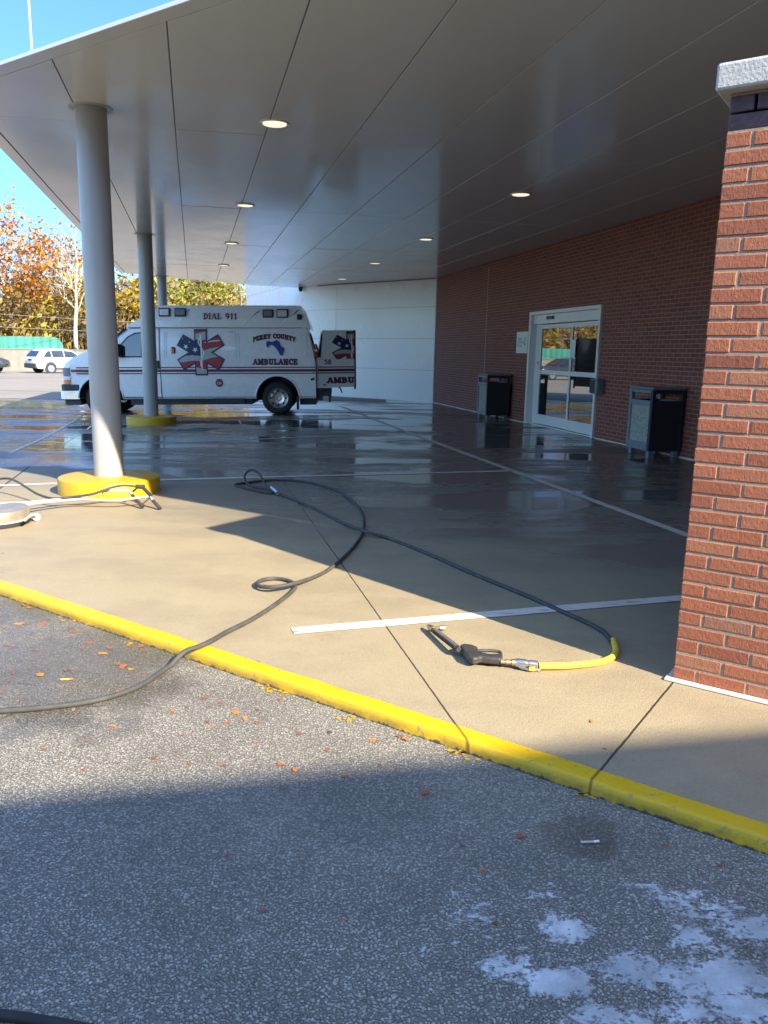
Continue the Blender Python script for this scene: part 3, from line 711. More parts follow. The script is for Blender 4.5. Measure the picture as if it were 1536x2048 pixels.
# ------------------------------------------------------------------ brick pillar (end of a garden wall)
pb = G(1345, 1360)
PL = thing('brick_pillar', 'orange red brick pillar with white cast stone cap at the right', 'brick pillar', (pb.x, pb.y, 0), math.atan2(KD.y, KD.x))
LEN, THK, RH = 7.6, .61, .0677; mb = MB(); tones = []; random.seed(11)
NR = 35; mod = .2135
def brick(x0, x1, y0, y1, z0, z1, fm=0):
    j = .0034
    x0 += random.uniform(-j, j)*.6; x1 += random.uniform(-j, j)*.6; z0 += random.uniform(-j, j)*.5; z1 += random.uniform(-j, j)*.5
    sh = random.uniform(-.0014, .0008); b = .004
    # box with chamfered front edges
    vs = [(x0+b, y0+sh, z0+b), (x1-b, y0+sh, z0+b), (x1-b, y0+sh, z1-b), (x0+b, y0+sh, z1-b),
          (x0, y0+sh+b, z0), (x1, y0+sh+b, z0), (x1, y0+sh+b, z1), (x0, y0+sh+b, z1),
          (x0, y1, z0), (x1, y1, z0), (x1, y1, z1), (x0, y1, z1)]
    fs = [(0, 1, 2, 3), (0, 4, 5, 1), (1, 5, 6, 2), (2, 6, 7, 3), (3, 7, 4, 0), (4, 8, 9, 5), (5, 9, 10, 6), (6, 10, 11, 7), (7, 11, 8, 4), (8, 11, 10, 9)]
    mb.add(vs, fs, fm); tt = min(1, max(0, random.gauss(.5, .22))); tones.extend([tt]*len(fs))
for r in range(NR):
    z0 = .012+r*RH; z1 = z0+RH-.0105
    x = 0.0; first = .0965 if r % 2 == 0 else .203
    w = first; k = 0
    while x < LEN:
        brick(x, min(LEN, x+w), 0, .092, z0, z1); x += w+.0105; w = .203; k += 1
    # side face bricks (thickness direction), returns
    y = .1025; w = .203 if r % 2 == 0 else .0965
    while y < THK-.02:
        y1 = min(THK, y+w); b0 = len(mb.v)
        brick(0, .092, y, y1, z0, z1); y = y1+.0105; w = .203
mb.build('bricks', MT['brick'], PL, tones=tones)
mm = MB(); mm.b2((.004, .0032, 0), (LEN, THK-.01, NR*RH+.01)); mm.build('mortar_core', MT['mortar'], PL)
dk = MB(); random.seed(5)
for r in range(2):
    z0 = NR*RH+.010+r*.072; x = 0.0; k = 0
    ins = .008 if r == 0 else .004
    w = .10 if r else .5
    if r == 0:
        while x < LEN: dk.b2((x+ins*0, ins, z0), (min(LEN, x+.60), THK-ins, z0+.064)); x += .6095
    else:
        while x < LEN: dk.b2((x, .012, z0), (min(LEN, x+.093 if k == 0 else x+.203), THK-.012, z0+.064)); x += (.1035 if k == 0 else .2135); k += 1
dk.build('dark_band', MT['darkbrick'], PL, bevel=.006)
zt = NR*RH+.155
cs = MB(); cs.b2((-.05, -.05, zt), (LEN, THK+.05, zt+.105)); cs.build('cap_stone', MT['cast'], PL, bevel=.012)
cs = MB(); cs.b2((.0, .012, zt-.012), (LEN-.01, THK-.012, zt-.001)); cs.build('mortar_bed', MT['mortar'], PL)
ck = MB(); ck.prism([(-.03, -.03, .004), (LEN, -.034, .004), (LEN, .02, .004), (-.03, .02, .004)], (0, 0, .008)); ck.prism([(-.028, .021, .004), (.02, .021, .004), (.02, THK, .004), (-.028, THK, .004)], (0, 0, .008)); ck.build('caulk_strip', MT['caulk'], PL)

# building behind the camera that shades the foreground
rb = thing('hospital_wing', 'tall plain brick hospital wing behind the viewer that shades the foreground', 'building', (0, 0, 0), R(12))
mb = MB(); mb.b2((-12, -16, -.1), (26, -6.75, 6.69)); mb.build('wall', MT['brickwall'], rb)
mb = MB(); mb.b2((-12.1, -16.1, 6.692), (26.1, -6.65, 6.89)); mb.build('roof', MT['alu'], rb)
for i in range(8):
    mb = MB(); mb.b2((-10+i*4, -6.748, 1.0), (-8.2+i*4, -6.70, 2.6)); mb.build('window', MT['glass'], rb)

# ------------------------------------------------------------------ litter bins
def make_bin(loc, rz, label):
    t = thing('litter_bin', label, 'litter bin', loc, rz, 'litter bins along the brick wall')
    w, d, h = .64, .56, 1.03        # x along wall, y into wall
    fr = MB()
    bp_ = MB()
    for x in (-w/2+.03, w/2-.03):
        for y in (-d/2+.03, d/2-.03): (fr if x < 0 else bp_).b2((x-.03, y-.03, .10), (x+.03, y+.03, h-.02))
    bp_.build('back_post', MT['can_dark'], t, bevel=.006)
    fr.b2((-w/2+.06, -d/2+.005, .10), (w/2-.06, -d/2+.05, .22)); fr.b2((-w/2+.06, -d/2+.005, .77), (w/2-.06, -d/2+.05, .85)); fr.b2((-w/2+.06, -d/2+.005, h-.07), (w/2-.06, -d/2+.05, h-.025))
    fr.b2((-w/2+.06, d/2-.05, .10), (w/2-.06, d/2-.005, .22)); fr.b2((-w/2+.06, d/2-.05, .77), (w/2-.06, d/2-.005, .85))
    fr.build('frame', MT['can_frame'], t, bevel=.006)
    for x in (-w/2+.07, w/2-.07):
        for y in (-d/2+.07, d/2-.07):
            lg = MB(); lg.b2((x-.04, y-.04, 0), (x+.04, y+.04, .099)); lg.build('leg', MT['can_frame'], t, bevel=.004)
    pa = MB(); pa.b2((-w/2+.06, -d/2+.02, .22), (w/2-.06, -d/2+.035, .77)); pa.build('pebble_panel', MT['aggregate'], t)
    sd = MB()
    for sx in (-1, 1): sd.box((sx*(w/2-.02), 0, .475), (.025, d-.12, .75)); sd.box((sx*(w/2-.02), 0, h-.05), (.025, d-.12, .05))
    sd.b2((-w/2+.06, d/2-.035, .22), (w/2-.06, d/2-.02, .77)); sd.build('side_panel', MT['can_dark'], t)
    tp = MB(); tp.b2((-w/2-.005, -d/2-.005, h-.02), (w/2+.005, d/2+.005, h+.015)); tp.build('lid', MT['can_frame'], t, bevel=.012)
    ins = MB(); ins.b2((-w/2+.07, -d/2+.06, .12), (w/2-.07, d/2-.06, .72)); ins.build('liner', MT['can_dark'], t)
    return t
rzb = bl.rotation_euler.z
make_bin(DS(.36, 5.93), rzb, 'black and grey litter bin left of the sliding door')
make_bin(DS(.30, 12.62), rzb, 'black and grey litter bin next to the brick pillar, right of the sliding door')

# ------------------------------------------------------------------ ambulance
# local: x forward (left in the photo), y to its left side (towards the viewer), z up
VS = 84.4
vx = lambda px: (557-px)/VS
vz = lambda py: (829-py)/VS
rw = G(557, 829, -.014); hd = R(180+3.3)
AM = thing('ambulance', 'white van ambulance with star emblem and open rear door parked under the canopy', 'ambulance', (0, 0, 0))
AM.rotation_mode = 'QUATERNION'
fwd = Vector((math.cos(hd), math.sin(hd), -.021)).normalized(); lft = Vector((0, 0, 1)).cross(fwd).normalized(); upv = fwd.cross(lft)
mq = Matrix((fwd, lft, upv)).transposed()
AM.rotation_quaternion = mq.to_quaternion()
AM.location = Vector((rw.x, rw.y, -.014)) - lft*0.93          # the rear tyre's outer face stands at y = .93
HB = vz(730)                                                    # belt height where the side starts to lean in
def hw(z):
    if z <= HB: return 1.0 - .03*max(0, (.55-z)/.3)
    return 1.0 - .085*((z-HB)/(vz(658)-HB))**1.25
st = [(633, 797, 722, 1), (629, 797, 701, 1), (623, 797, 676, 1), (617, 797, 659, 1), (600, 797, 658, 1), (560, 797, 657.5, 1), (500, 797, 657, 1), (440, 797, 657, 1), (380, 797, 657, 1), (330, 797, 657, 1), (290, 797, 657.5, 1), (272, 797, 659.5, 1), (264, 797, 664, 1), (252, 797, 674, 1), (240, 797, 684, 1), (234, 797, 688, 1), (215, 797, 695, .995), (190, 797, 704, .985), (170, 797, 711.5, .965), (155, 797, 718.5, .93), (143, 795, 727, .88), (136, 790, 735, .80), (134, 785, 741, .74)]
mb = MB(); NP = 0; rings = []
for px, pb_, pt_, wf in st:
    x = vx(px); z0, z1 = vz(pb_), vz(pt_); ring = []
    zs = [z0, z0+.06, z0+.3*(z1-z0), HB if HB < z1-.12 else z0+.6*(z1-z0), z0+.8*(z1-z0) if HB >= z1-.3 else (HB+z1)/2, z1-.06, z1-.015]
    L = [(hw(z)*wf, z) for z in zs]; h1 = hw(z1)*wf
    L[-2] = (h1*.995, zs[-2]); L[-1] = (h1*.972, zs[-1]); L.append((h1*.93, z1+.004)); L.append((h1*.5, z1+.03))
    L[0] = (L[0][0]*.96, L[0][1])
    full = [(y, z) for y, z in L]+[(-y, z) for y, z in reversed(L)]
    rings.append([Vector((x, y, z)) for y, z in full])
k = len(rings[0])
mb.add([v for r in rings for v in r], [(i*k+j, i*k+(j+1) % k, (i+1)*k+(j+1) % k, (i+1)*k+j) for i in range(len(rings)-1) for j in range(k)]+[tuple(range(k)), tuple(range((len(rings)-1)*k, len(rings)*k))])
body = mb.build('body', [MT['van'], MT['interior']], AM)
AXF = vx(211)
cut = MB()
for ax, rr, zc in ((0, .50, .40), (AXF, .50, .40)):
    for sy in (-1, 1):
        cut.lathe([(rr, -.2), (rr, .2)], 40, mat=Matrix.Rotation(R(90), 3, 'X'), c=(ax, sy*.92, zc), mi=0)
cut.b2((vx(640), -.80, vz(786)), (vx(600), .80, vz(668)))
co = cut.build('cutter', [MT['interior']], AM)
bm_ = body.modifiers.new('cut', 'BOOLEAN'); bm_.operation = 'DIFFERENCE'; bm_.object = co; bm_.solver = 'EXACT'
try: bm_.material_mode = 'TRANSFER'
except Exception: pass
bpy.context.view_layer.update()
me2 = bpy.data.meshes.new_from_object(body.evaluated_get(bpy.context.evaluated_depsgraph_get()))
body.modifiers.clear(); body.data = me2; bpy.data.objects.remove(co)
me2.polygons.foreach_set('use_smooth', [True]*len(me2.polygons))
md = body.modifiers.new('edges', 'EDGE_SPLIT'); md.split_angle = R(32)
def side(x, z, o=0.): return Vector((x, hw(z)+o, z))
def sidepoly(pxs, name, mat, parent, o=.004, th=.003):
    mb = MB(); pts = [side(vx(a), vz(b), o) for a, b in pxs]; mb.prism(pts, (0, th, 0)); return mb.build(name, mat, parent)
def sidestrip(x0, x1, y0, y1, name, mat, parent, o=.004):
    """a decal strip cut into columns and rows so that it follows the flank"""
    mb = MB(); rows_ = max(1, int((y1-y0)/6)); vs = []
    ys = [y0+(y1-y0)*i/rows_ for i in range(rows_+1)]
    for y in ys:
        for x in (x0, x1): vs.append(side(vx(x), vz(y), o))
    mb.add(vs, [(2*i, 2*i+1, 2*i+3, 2*i+2) for i in range(rows_)]); return mb.build(name, mat, parent, fix=False)
for a, b, mt in ((734.6, 736.6, 'navy'), (739.2, 744.2, 'maroon'), (746.2, 748.2, 'navy')):
    sidestrip(632.5, 167, a, b, 'side_stripe', MT[mt], AM)
# seams
mb = MB()
for x in (329.5,):
    for i in range(20):
        y0, y1 = 660+i*6.8, 660+(i+1)*6.8
        mb.add([side(vx(x-.8), vz(y0), .003), side(vx(x+.8), vz(y0), .003), side(vx(x+.8), vz(y1), .003), side(vx(x-.8), vz(y1), .003)], [(0, 1, 2, 3)])
for (xa, xb, y) in ((233, 632, 657.6),): mb.add([side(vx(616), vz(659), .006), side(vx(272), vz(660), .006), side(vx(272), vz(658), .006), side(vx(616), vz(657.2), .006)], [(0, 1, 2, 3)])
mb.add([side(vx(240), vz(793), .003), side(vx(329), vz(793), .003), side(vx(329), vz(794), .003), side(vx(240), vz(794), .003)], [(0, 1, 2, 3)])
mb.tube([side(vx(x), vz(658.9), .006) for x in range(272, 619, 12)], .011, 6)
mb.build('body_seam', MT['van_trim'], AM, fix=False)
for x in (339, 343, 478, 484, 617):
    mb = MB()
    for i in range(8):
        y0, y1 = 668+i*6, 668+(i+1)*6
        mb.add([side(vx(x-.4), vz(y0), .0025), side(vx(x+.4), vz(y0), .0025), side(vx(x+.4), vz(y1), .0025), side(vx(x-.4), vz(y1), .0025)], [(0, 1, 2, 3)])
    mb.build('panel_crease', MT['decal_grey'], AM, fix=False)
# driver's door glass
fr = [(246, 716), (247, 704), (256, 689), (268, 676), (282, 669), (300, 667), (315, 667), (319, 670), (320, 716)]
gl = [(249, 713.5), (250, 704), (258, 691), (269.5, 678.5), (283, 671.5), (300, 669.5), (313.5, 669.5), (317, 672), (317.5, 713.5)]
def sidegrid(poly, name, mat, o):
    ys = sorted(set([p[1] for p in poly])); mb = MB()
    def xr(y):
        xs = []
        for i in range(len(poly)):
            (xa, ya), (xb, yb) = poly[i], poly[(i+1) % len(poly)]
            if ya == yb:
                if ya == y: xs += [xa, xb]
                continue
            if min(ya, yb)-1e-6 <= y <= max(ya, yb)+1e-6: xs.append(xa+(xb-xa)*(y-ya)/(yb-ya))
        return min(xs), max(xs)
    lo, hi = ys[0], ys[-1]; N = 24; vs = []
    for i in range(N+1):
        y = lo+(hi-lo)*i/N; a, b = xr(y); vs += [side(vx(a), vz(y), o), side(vx(b), vz(y), o)]
    mb.add(vs, [(2*i, 2*i+1, 2*i+3, 2*i+2) for i in range(N)]); return mb.build(name, mat, AM, fix=False)
sidegrid(fr, 'window_frame', MT['van_trim'], .004); sidegrid(gl, 'door_window', MT['car_glass'], .008)
mb = MB(); mb.tube([side(vx(296), vz(670), .012), side(vx(294), vz(713), .012)], .012, 6); mb.build('vent_bar', MT['van_trim'], AM)
# windscreen
mb = MB(); vs = []
for px, py in ((236, 685.5), (243, 680.2), (252, 672.6), (262, 664.6)):
    w_ = hw(vz(py))*.86
    for y in (w_, 0, -w_): vs.append(Vector((vx(px)+.03, y, vz(py)+.045+(.012 if y == 0 else 0))))
mb.add(vs, [(3*i+j, 3*i+j+1, 3*i+j+4, 3*i+j+3) for i in range(3) for j in range(2)]); mb.build('windscreen', MT['car_glass'], AM, fix=False)
mb = MB(); mb.tube([side(vx(235), vz(687), .0), side(vx(252), vz(673), .0), side(vx(268), vz(661.5), .0)], .016, 6); mb.build('pillar_trim', MT['navy'], AM)
# door handle, mirror, fuel flap, small bits
mb = MB(); mb.b2((vx(328), 1.0, vz(738)), (vx(321.5), 1.03, vz(722))); mb.build('door_handle', MT['black_plastic'], AM, bevel=.012)
mr = MB(); mr.b2((vx(258), 1.04, vz(715)), (vx(248), 1.26, vz(690))); mo = mr.build('mirror', MT['black_plastic'], AM, bevel=.03)
mr = MB(); mr.tube([(vx(252), .96, vz(712)), (vx(246), 1.12, vz(711))], .03, 8); mr.build('mirror_arm', MT['black_plastic'], mo)
mb = MB(); mb.box(side(vx(356), vz(702.5), .012), (.09, .03, .15)); fo = mb.build('spotlight', MT['black_plastic'], AM, bevel=.015)
mb = MB(); mb.box(side(vx(355.5), vz(703.5), .03), (.06, .012, .11)); mb.build('lens', MT['amber'], fo, bevel=.008)
for x in (470, 455):
    pass
mb = MB(); mb.box(side(vx(468.5), vz(667), .008), (.10, .016, .02)); mb.build('scene_marker', MT['lens_clear'], AM, bevel=.006)
mb = MB(); mb.box(side(vx(627), vz(759), .006), (.09, .012, .05), mat=Matrix.Rotation(R(20), 3, 'Y')); mb.build('latch', MT['black_plastic'], AM)
# red round decal
c0 = (443, 766)
def disc(c, r, name, mat, o, parent, n=24):
    mb = MB(); mb.add([Vector((vx(c[0])+r*math.cos(2*math.pi*i/n), hw(vz(c[1]))+o, vz(c[1])+r*math.sin(2*math.pi*i/n))) for i in range(n)], [tuple(range(n))]); return mb.build(name, mat, parent, fix=False)
em = disc(c0, .088, 'round_emblem', MT['navy'], .004, AM); disc(c0, .078, 'red_disc', MT['red'], .0055, em)
text_mesh('lettering', 'CAS', MT['decal_white'], em, lambda u, v, o: Vector((vx(c0[0])-u, 1.0+o, vz(c0[1])-.03+v)), .055, .10, .007)
sidestrip(449, 437.5, 758.3, 759.6, 'emblem_bar', MT['van_trim'], AM)
# star of life: a grid of small cells coloured like a waving flag
def star_cells(mirror_cut=None):
    cells = {'navy': [], 'red': [], 'grey': [], 'white': [], 'edge': []}
    return cells
SC, SW, SL = (409.5, 706.5), 12.6, 44.5          # centre, half bar width, half bar length in pixels
def in_bar(u, v, a, hwid, L):
    ca, sa = math.cos(a), math.sin(a); x = u*ca+v*sa; y = -u*sa+v*ca
    return abs(x) <= L and abs(y) <= hwid
def star_at(u, v, g=0):
    for a, L in ((90, SL), (31, SL*1.06), (149, SL*1.06)):
        if in_bar(u, v*1.0, R(a), SW-g, L-g): return True
    return False
def star5(u, v, cx, cy, r):
    du, dv = u-cx, v-cy; rr = math.hypot(du, dv)
    if rr > r: return False
    a = (math.atan2(du, -dv)) % (2*math.pi/5); a = min(a, 2*math.pi/5-a)
    # inside test for a five pointed star
    return rr <= r*.382*math.sin(R(126))/max(1e-6, math.sin(math.pi-R(126)-a)) if a < R(36) else True
def star_col(u, v):
    """u right, v down in pixels from the centre of the emblem"""
    rod = abs(u-(.6+.03*v)) < 1.9 - .018*(v+30) and -34 < v < 36
    snake = abs(u-(1.0+.03*v - 5.6*math.sin((v+30)*.15)*(1-(v+30)/95))) < 1.15 and -28 < v < 30
    if rod or snake: return 'white' if not (rod and abs(u-(.6+.025*v)) > 1.6) else 'grey'
    if u < 1 and v < 7+1.2*math.sin(u*.09) and not (u > -13 and v < -24):
        if star5(u, v, -29, -11, 5.6) or star5(u, v, -11, -5, 5.6) or star5(u, v, -35, -27, 1.6) or star5(u, v, -22, -20, 1.6) or star5(u, v, -43, -14, 1.6): return 'white'
        return 'navy'
    w = v + .32*u + 1.2*math.sin(u*.12)
    if v < -24 and abs(u) < 14: return 'red' if v < -38-.22*u else 'grey'
    if u > 1: c = 'red' if w < -.5 else 'grey' if w < 18 else 'red'
    else: c = 'grey' if v < 17.5+1.5*math.sin(u*.11) else 'red'
    if abs(u) < 14 and v > 31+.25*u: c = 'grey'
    if u > 8 and v < -10 and abs(w+16-.1*u) < 1.0: c = 'white'
    return c
def make_star(name, parent, place, umax=99, step=.62, scale=1.0):
    mats = [MT['navy'], MT['red'], MT['decal_grey'], MT['decal_white']]; idx = {'navy': 0, 'red': 1, 'grey': 2, 'white': 3}
    mb = MB(); N = int(50/step)
    for i in range(-N, N):
        for j in range(-N, N):
            u, v = (i+.5)*step, (j+.5)*step
            if u > umax or not star_at(u, v): continue
            edge = not star_at(u, v, 2.8)
            h = step/2*1.0
            mb.add([place((u+a*h)*scale, (v+b*h)*scale) for a, b in ((-1, -1), (1, -1), (1, 1), (-1, 1))], [(0, 1, 2, 3)], idx['navy'] if edge else idx[star_col(u, v)])
    return mb.build(name, mats, parent, fix=False)
make_star('star_of_life_emblem', AM, lambda u, v: side(vx(SC[0]+u), vz(SC[1]+v), .008))
# county outline and lettering
county = [(537, 687), (541, 684.5), (545, 686), (550, 686.5), (556, 683), (561, 684), (564, 689), (565, 696), (571, 698), (573, 703), (570, 708), (569, 714), (564, 714), (561, 707), (557, 701), (553, 696), (548, 692), (543, 694), (540, 699), (537, 694)]
county = [(x, 682+(y-682)*.95) for x, y in county]
def tri_side(poly, name, mat, o):
    bm = bmesh.new(); vs = [bm.verts.new(side(vx(a), vz(b), o)) for a, b in poly]; f = bm.faces.new(vs); bmesh.ops.triangulate(bm, faces=[f]); me = bpy.data.meshes.new(name); bm.to_mesh(me); bm.free()
    me.materials.append(mat); ob = bpy.data.objects.new(name, me); C.objects.link(ob); ob.parent = AM; return ob
tri_side(county, 'county_emblem', MT['blue'], .014)
def sidetext(word, cx, yb, hpx, wpx, mats, curve=0):
    pl = lambda u, v, o: side(vx(cx)-u, vz(yb)+v, o)
    if len(mats) > 1: text_mesh('lettering_outline', word, MT[mats[1]], AM, pl, hpx/VS, wpx/VS, .005, grow=.065, curve=curve)
    text_mesh('lettering', word, MT[mats[0]], AM, pl, hpx/VS, wpx/VS, .0105, grow=.0, curve=curve)
sidetext('PERRY COUNTY', 553, 679.5, 8.5, 84, ('maroon', 'navy'), curve=.085)
sidetext('AMBULANCE', 554, 730.3, 10.5, 88, ('maroon', 'navy'))
# roof cap
cpz = lambda py: .945-.115*(vz(py)-vz(660))/(vz(616)-vz(660))
prof = [(617, 659.5), (625, 661.5), (621, 649), (616, 636), (611, 622), (606, 617), (598, 616), (340, 616), (332, 617), (318, 623), (302, 634), (290, 644), (277, 650), (266, 655.5), (268, 659.5), (290, 659)]
mb = MB(); ctr = [(x, y) for x, y in prof]
mid = []
n = len(prof)
va = [Vector((vx(x), cpz(y)-(.06*max(0, (y-616)<4)), vz(y))) for x, y in prof]; vb = [Vector((v.x, -v.y, v.z)) for v in va]
mb.add(va+vb, [tuple(range(n)), tuple(range(2*n-1, n-1, -1))]+[(i, n+i, n+(i+1) % n, (i+1) % n) for i in range(n)])
cap = mb.build('roof_cap', MT['van'], AM, bevel=.02)
def capside(x, y, o): return Vector((vx(x), cpz(y)+o, vz(y)))
for (xa, ya, xb, yb) in ((368, 650, 387, 624), (491, 653, 524, 626), (569, 652, 600, 625)):
    mb = MB(); mb.tube([capside(xa, ya, -.008), capside(xb, yb, -.008)], .014, 6); mb.build('cap_rib', MT['van'], cap, smooth=True)
def warn(x0, x1, y0, y1, mat, nm='warning_light'):
    c = capside((x0+x1)/2, (y0+y1)/2, .0); w_, h_ = abs(x1-x0)/VS, abs(y1-y0)/VS
    tilt = Matrix.Rotation(-math.atan2(.115, vz(616)-vz(660))*-1.0, 3, 'X')
    mb = MB(); mb.box(c+Vector((0, .008, 0)), (w_, .035, h_), mat=tilt); b_ = mb.build(nm, MT['black_plastic'], AM, bevel=.012)
    mb = MB(); mb.box(c+Vector((0, .024, 0)), (w_-.055, .02, h_-.055), mat=tilt); mb.build('lens', MT[mat], b_, bevel=.012)
for a in ((330, 352, 621, 638, 'lens_clear'), (360, 383, 621.5, 638, 'can_frame'), (531, 552, 624, 640, 'can_frame'), (558, 581, 623, 640.5, 'lens_clear')): warn(*a)
warn(598, 608, 633, 644, 'van_trim', 'marker_light')
text_mesh('lettering', 'DIAL 911', MT['maroon'], cap, lambda u, v, o: capside(448.5-u*-VS if False else 448.5+u*VS, 643-v*VS, o), 11.5/VS, 66/VS, .006, grow=.012)
# wheels
def wheel(ax, sy):
    rot = Matrix.Rotation(R(-90*sy), 3, 'X')
    w0 = MB(); w0.lathe([(.24, .0), (.30, .005), (.355, -.012), (.383, -.05), (.388, -.12), (.383, -.2), (.35, -.235), (.2, -.24)], 48, mat=rot, c=(ax, sy*.93, .388), cap=False); wo = w0.build('wheel', MT['rubber'], AM, smooth=True)
    r = MB(); r.lathe([(.001, -.035), (.055, -.03), (.06, -.055), (.13, -.055), (.15, -.045), (.175, -.06), (.215, -.015), (.235, .002), (.245, -.01), (.235, -.1), (.001, -.11)], 40, mat=rot, c=(ax, sy*.93, .388)); ro = r.build('rim', MT['steel'], wo, smooth=2)
    for i in range(8):
        h = MB(); a = 2*math.pi*i/8; cxx, czz = .17*math.cos(a), .17*math.sin(a)
        h.lathe([(.026, -.05), (.026, -.030), (.001, -.030)], 10, mat=rot, c=(ax+cxx, sy*.93, .388+czz)); h.build('rim_hole', MT['black_plastic'], wo)
    return wo
for sy in (1, -1): wheel(0, sy); wheel(AXF, sy)
# arch lips
for ax in (0, AXF):
    mb = MB(); P = [(ax+.515*math.cos(R(a)), .985, .40+.515*math.sin(R(a))) for a in range(2, 179, 8)]; mb.tube(P, .022, 8); mb.build('arch_lip', MT['van'], AM, smooth=True)
mb = MB(); mb.b2((vx(598), .74, .12), (vx(594), .98, .42)); mb.build('mudflap', MT['rubber'], AM)
# underbody
mb = MB(); mb.b2((vx(633), -.8, .22), (vx(600), .8, .40)); mb.b2((vx(505), -.85, .24), (vx(265), .85, .40)); mb.b2((vx(490), .70, .28), (vx(430), .95, .40)); mb.b2((vx(170), -.7, .25), (vx(135), .7, .5)); mb.b2((vx(520), -.1, .3), (vx(170), .1, .42)); mb.build('underbody', MT['van_trim'], AM)
# front: bumper, grille, lamps
mb = MB(); arcp = [(vx(170), .99), (vx(140), .965), (vx(130), .85), (vx(126), .6), (vx(125), 0)]; arcf = arcp+[(x, -y) for x, y in reversed(arcp[:-1])]
def band(z0, z1, ins, name, mat):
    mb = MB(); pts = [(x-ins*(1 if x > vx(140) else .0), y-(ins if y > .5 else -ins if y < -.5 else 0)) for x, y in arcf]
    mb.prism([Vector((x, y, z0)) for x, y in pts]+[Vector((vx(172), -.7, z0)), Vector((vx(172), .7, z0))], (0, 0, z1-z0)); return mb.build(name, mat, AM, bevel=.015)
bp = band(vz(797.5), vz(780), 0, 'front_bumper', MT['chrome']); band(vz(780)+.002, vz(768), .02, 'bumper_pad', MT['van_trim']); band(vz(808), vz(798), .06, 'air_dam', MT['van_trim'])
mb = MB(); mb.b2((vx(140), -.62, vz(766)), (vx(132), .62, vz(742))); mb.build('grille', MT['van_trim'], AM, bevel=.01)
def lamp(z0, z1, mat, nm, x1=153):
    for sy in (1, -1):
        mb = MB(); pts = [(vx(x1), .945), (vx(146), .935), (vx(139), .86), (vx(133.5), .74), (vx(133), .62), (vx(142), .62)]
        mb.prism([Vector((x, sy*y, z0)) for x, y in pts], (0, 0, z1-z0)); mb.build(nm, mat, AM, bevel=.006)
lamp(vz(752), vz(736), MT['can_frame'], 'headlight_surround'); lamp(vz(759.5), vz(752.3), MT['lens_clear'], 'headlight'); lamp(vz(768), vz(759.8), MT['amber'], 'turn_signal')
sidestrip(167, 157, 739.2, 744, 'fender_mark', MT['red'], AM, .004)
# antenna bits on cap
mb = MB(); mb.tube([(vx(280), .3, vz(652)), (vx(279), .3, vz(624))], .012, 6); mb.build('antenna', MT['black_plastic'], AM)
# tail lamps, rear step
for sy in (1, -1):
    mb = MB(); pts = [(vx(627.5), vz(689)), (vx(631.5), vz(689)), (vx(640), vz(716.5)), (vx(633), vz(717))]
    mb.prism([Vector((x, sy*.86, z)) for x, z in pts], (0, sy*.13, 0)); tl = mb.build('tail_light', MT['lens_red'], AM, bevel=.012)
    pts = [(vx(632), vz(701)), (vx(636.2), vz(701)), (vx(637.6), vz(705)), (vx(633), vz(705))]
    mb = MB(); mb.prism([Vector((x, sy*.862, z)) for x, z in pts], (0, sy*.132, 0)); mb.build('reverse_lens', MT['lens_clear'], tl)
mb = MB(); mb.b2((vx(663), -.85, vz(793)), (vx(634), .85, vz(783))); mb.b2((vx(662), -.8, vz(806)), (vx(658), .8, vz(793.1))); mb.b2((vx(645), -.5, vz(800)), (vx(634), .5, vz(793.1))); mb.b2((vx(646), .83, vz(802)), (vx(632), .88, vz(780))); mb.build('rear_step', MT['van_trim'], AM, bevel=.01)
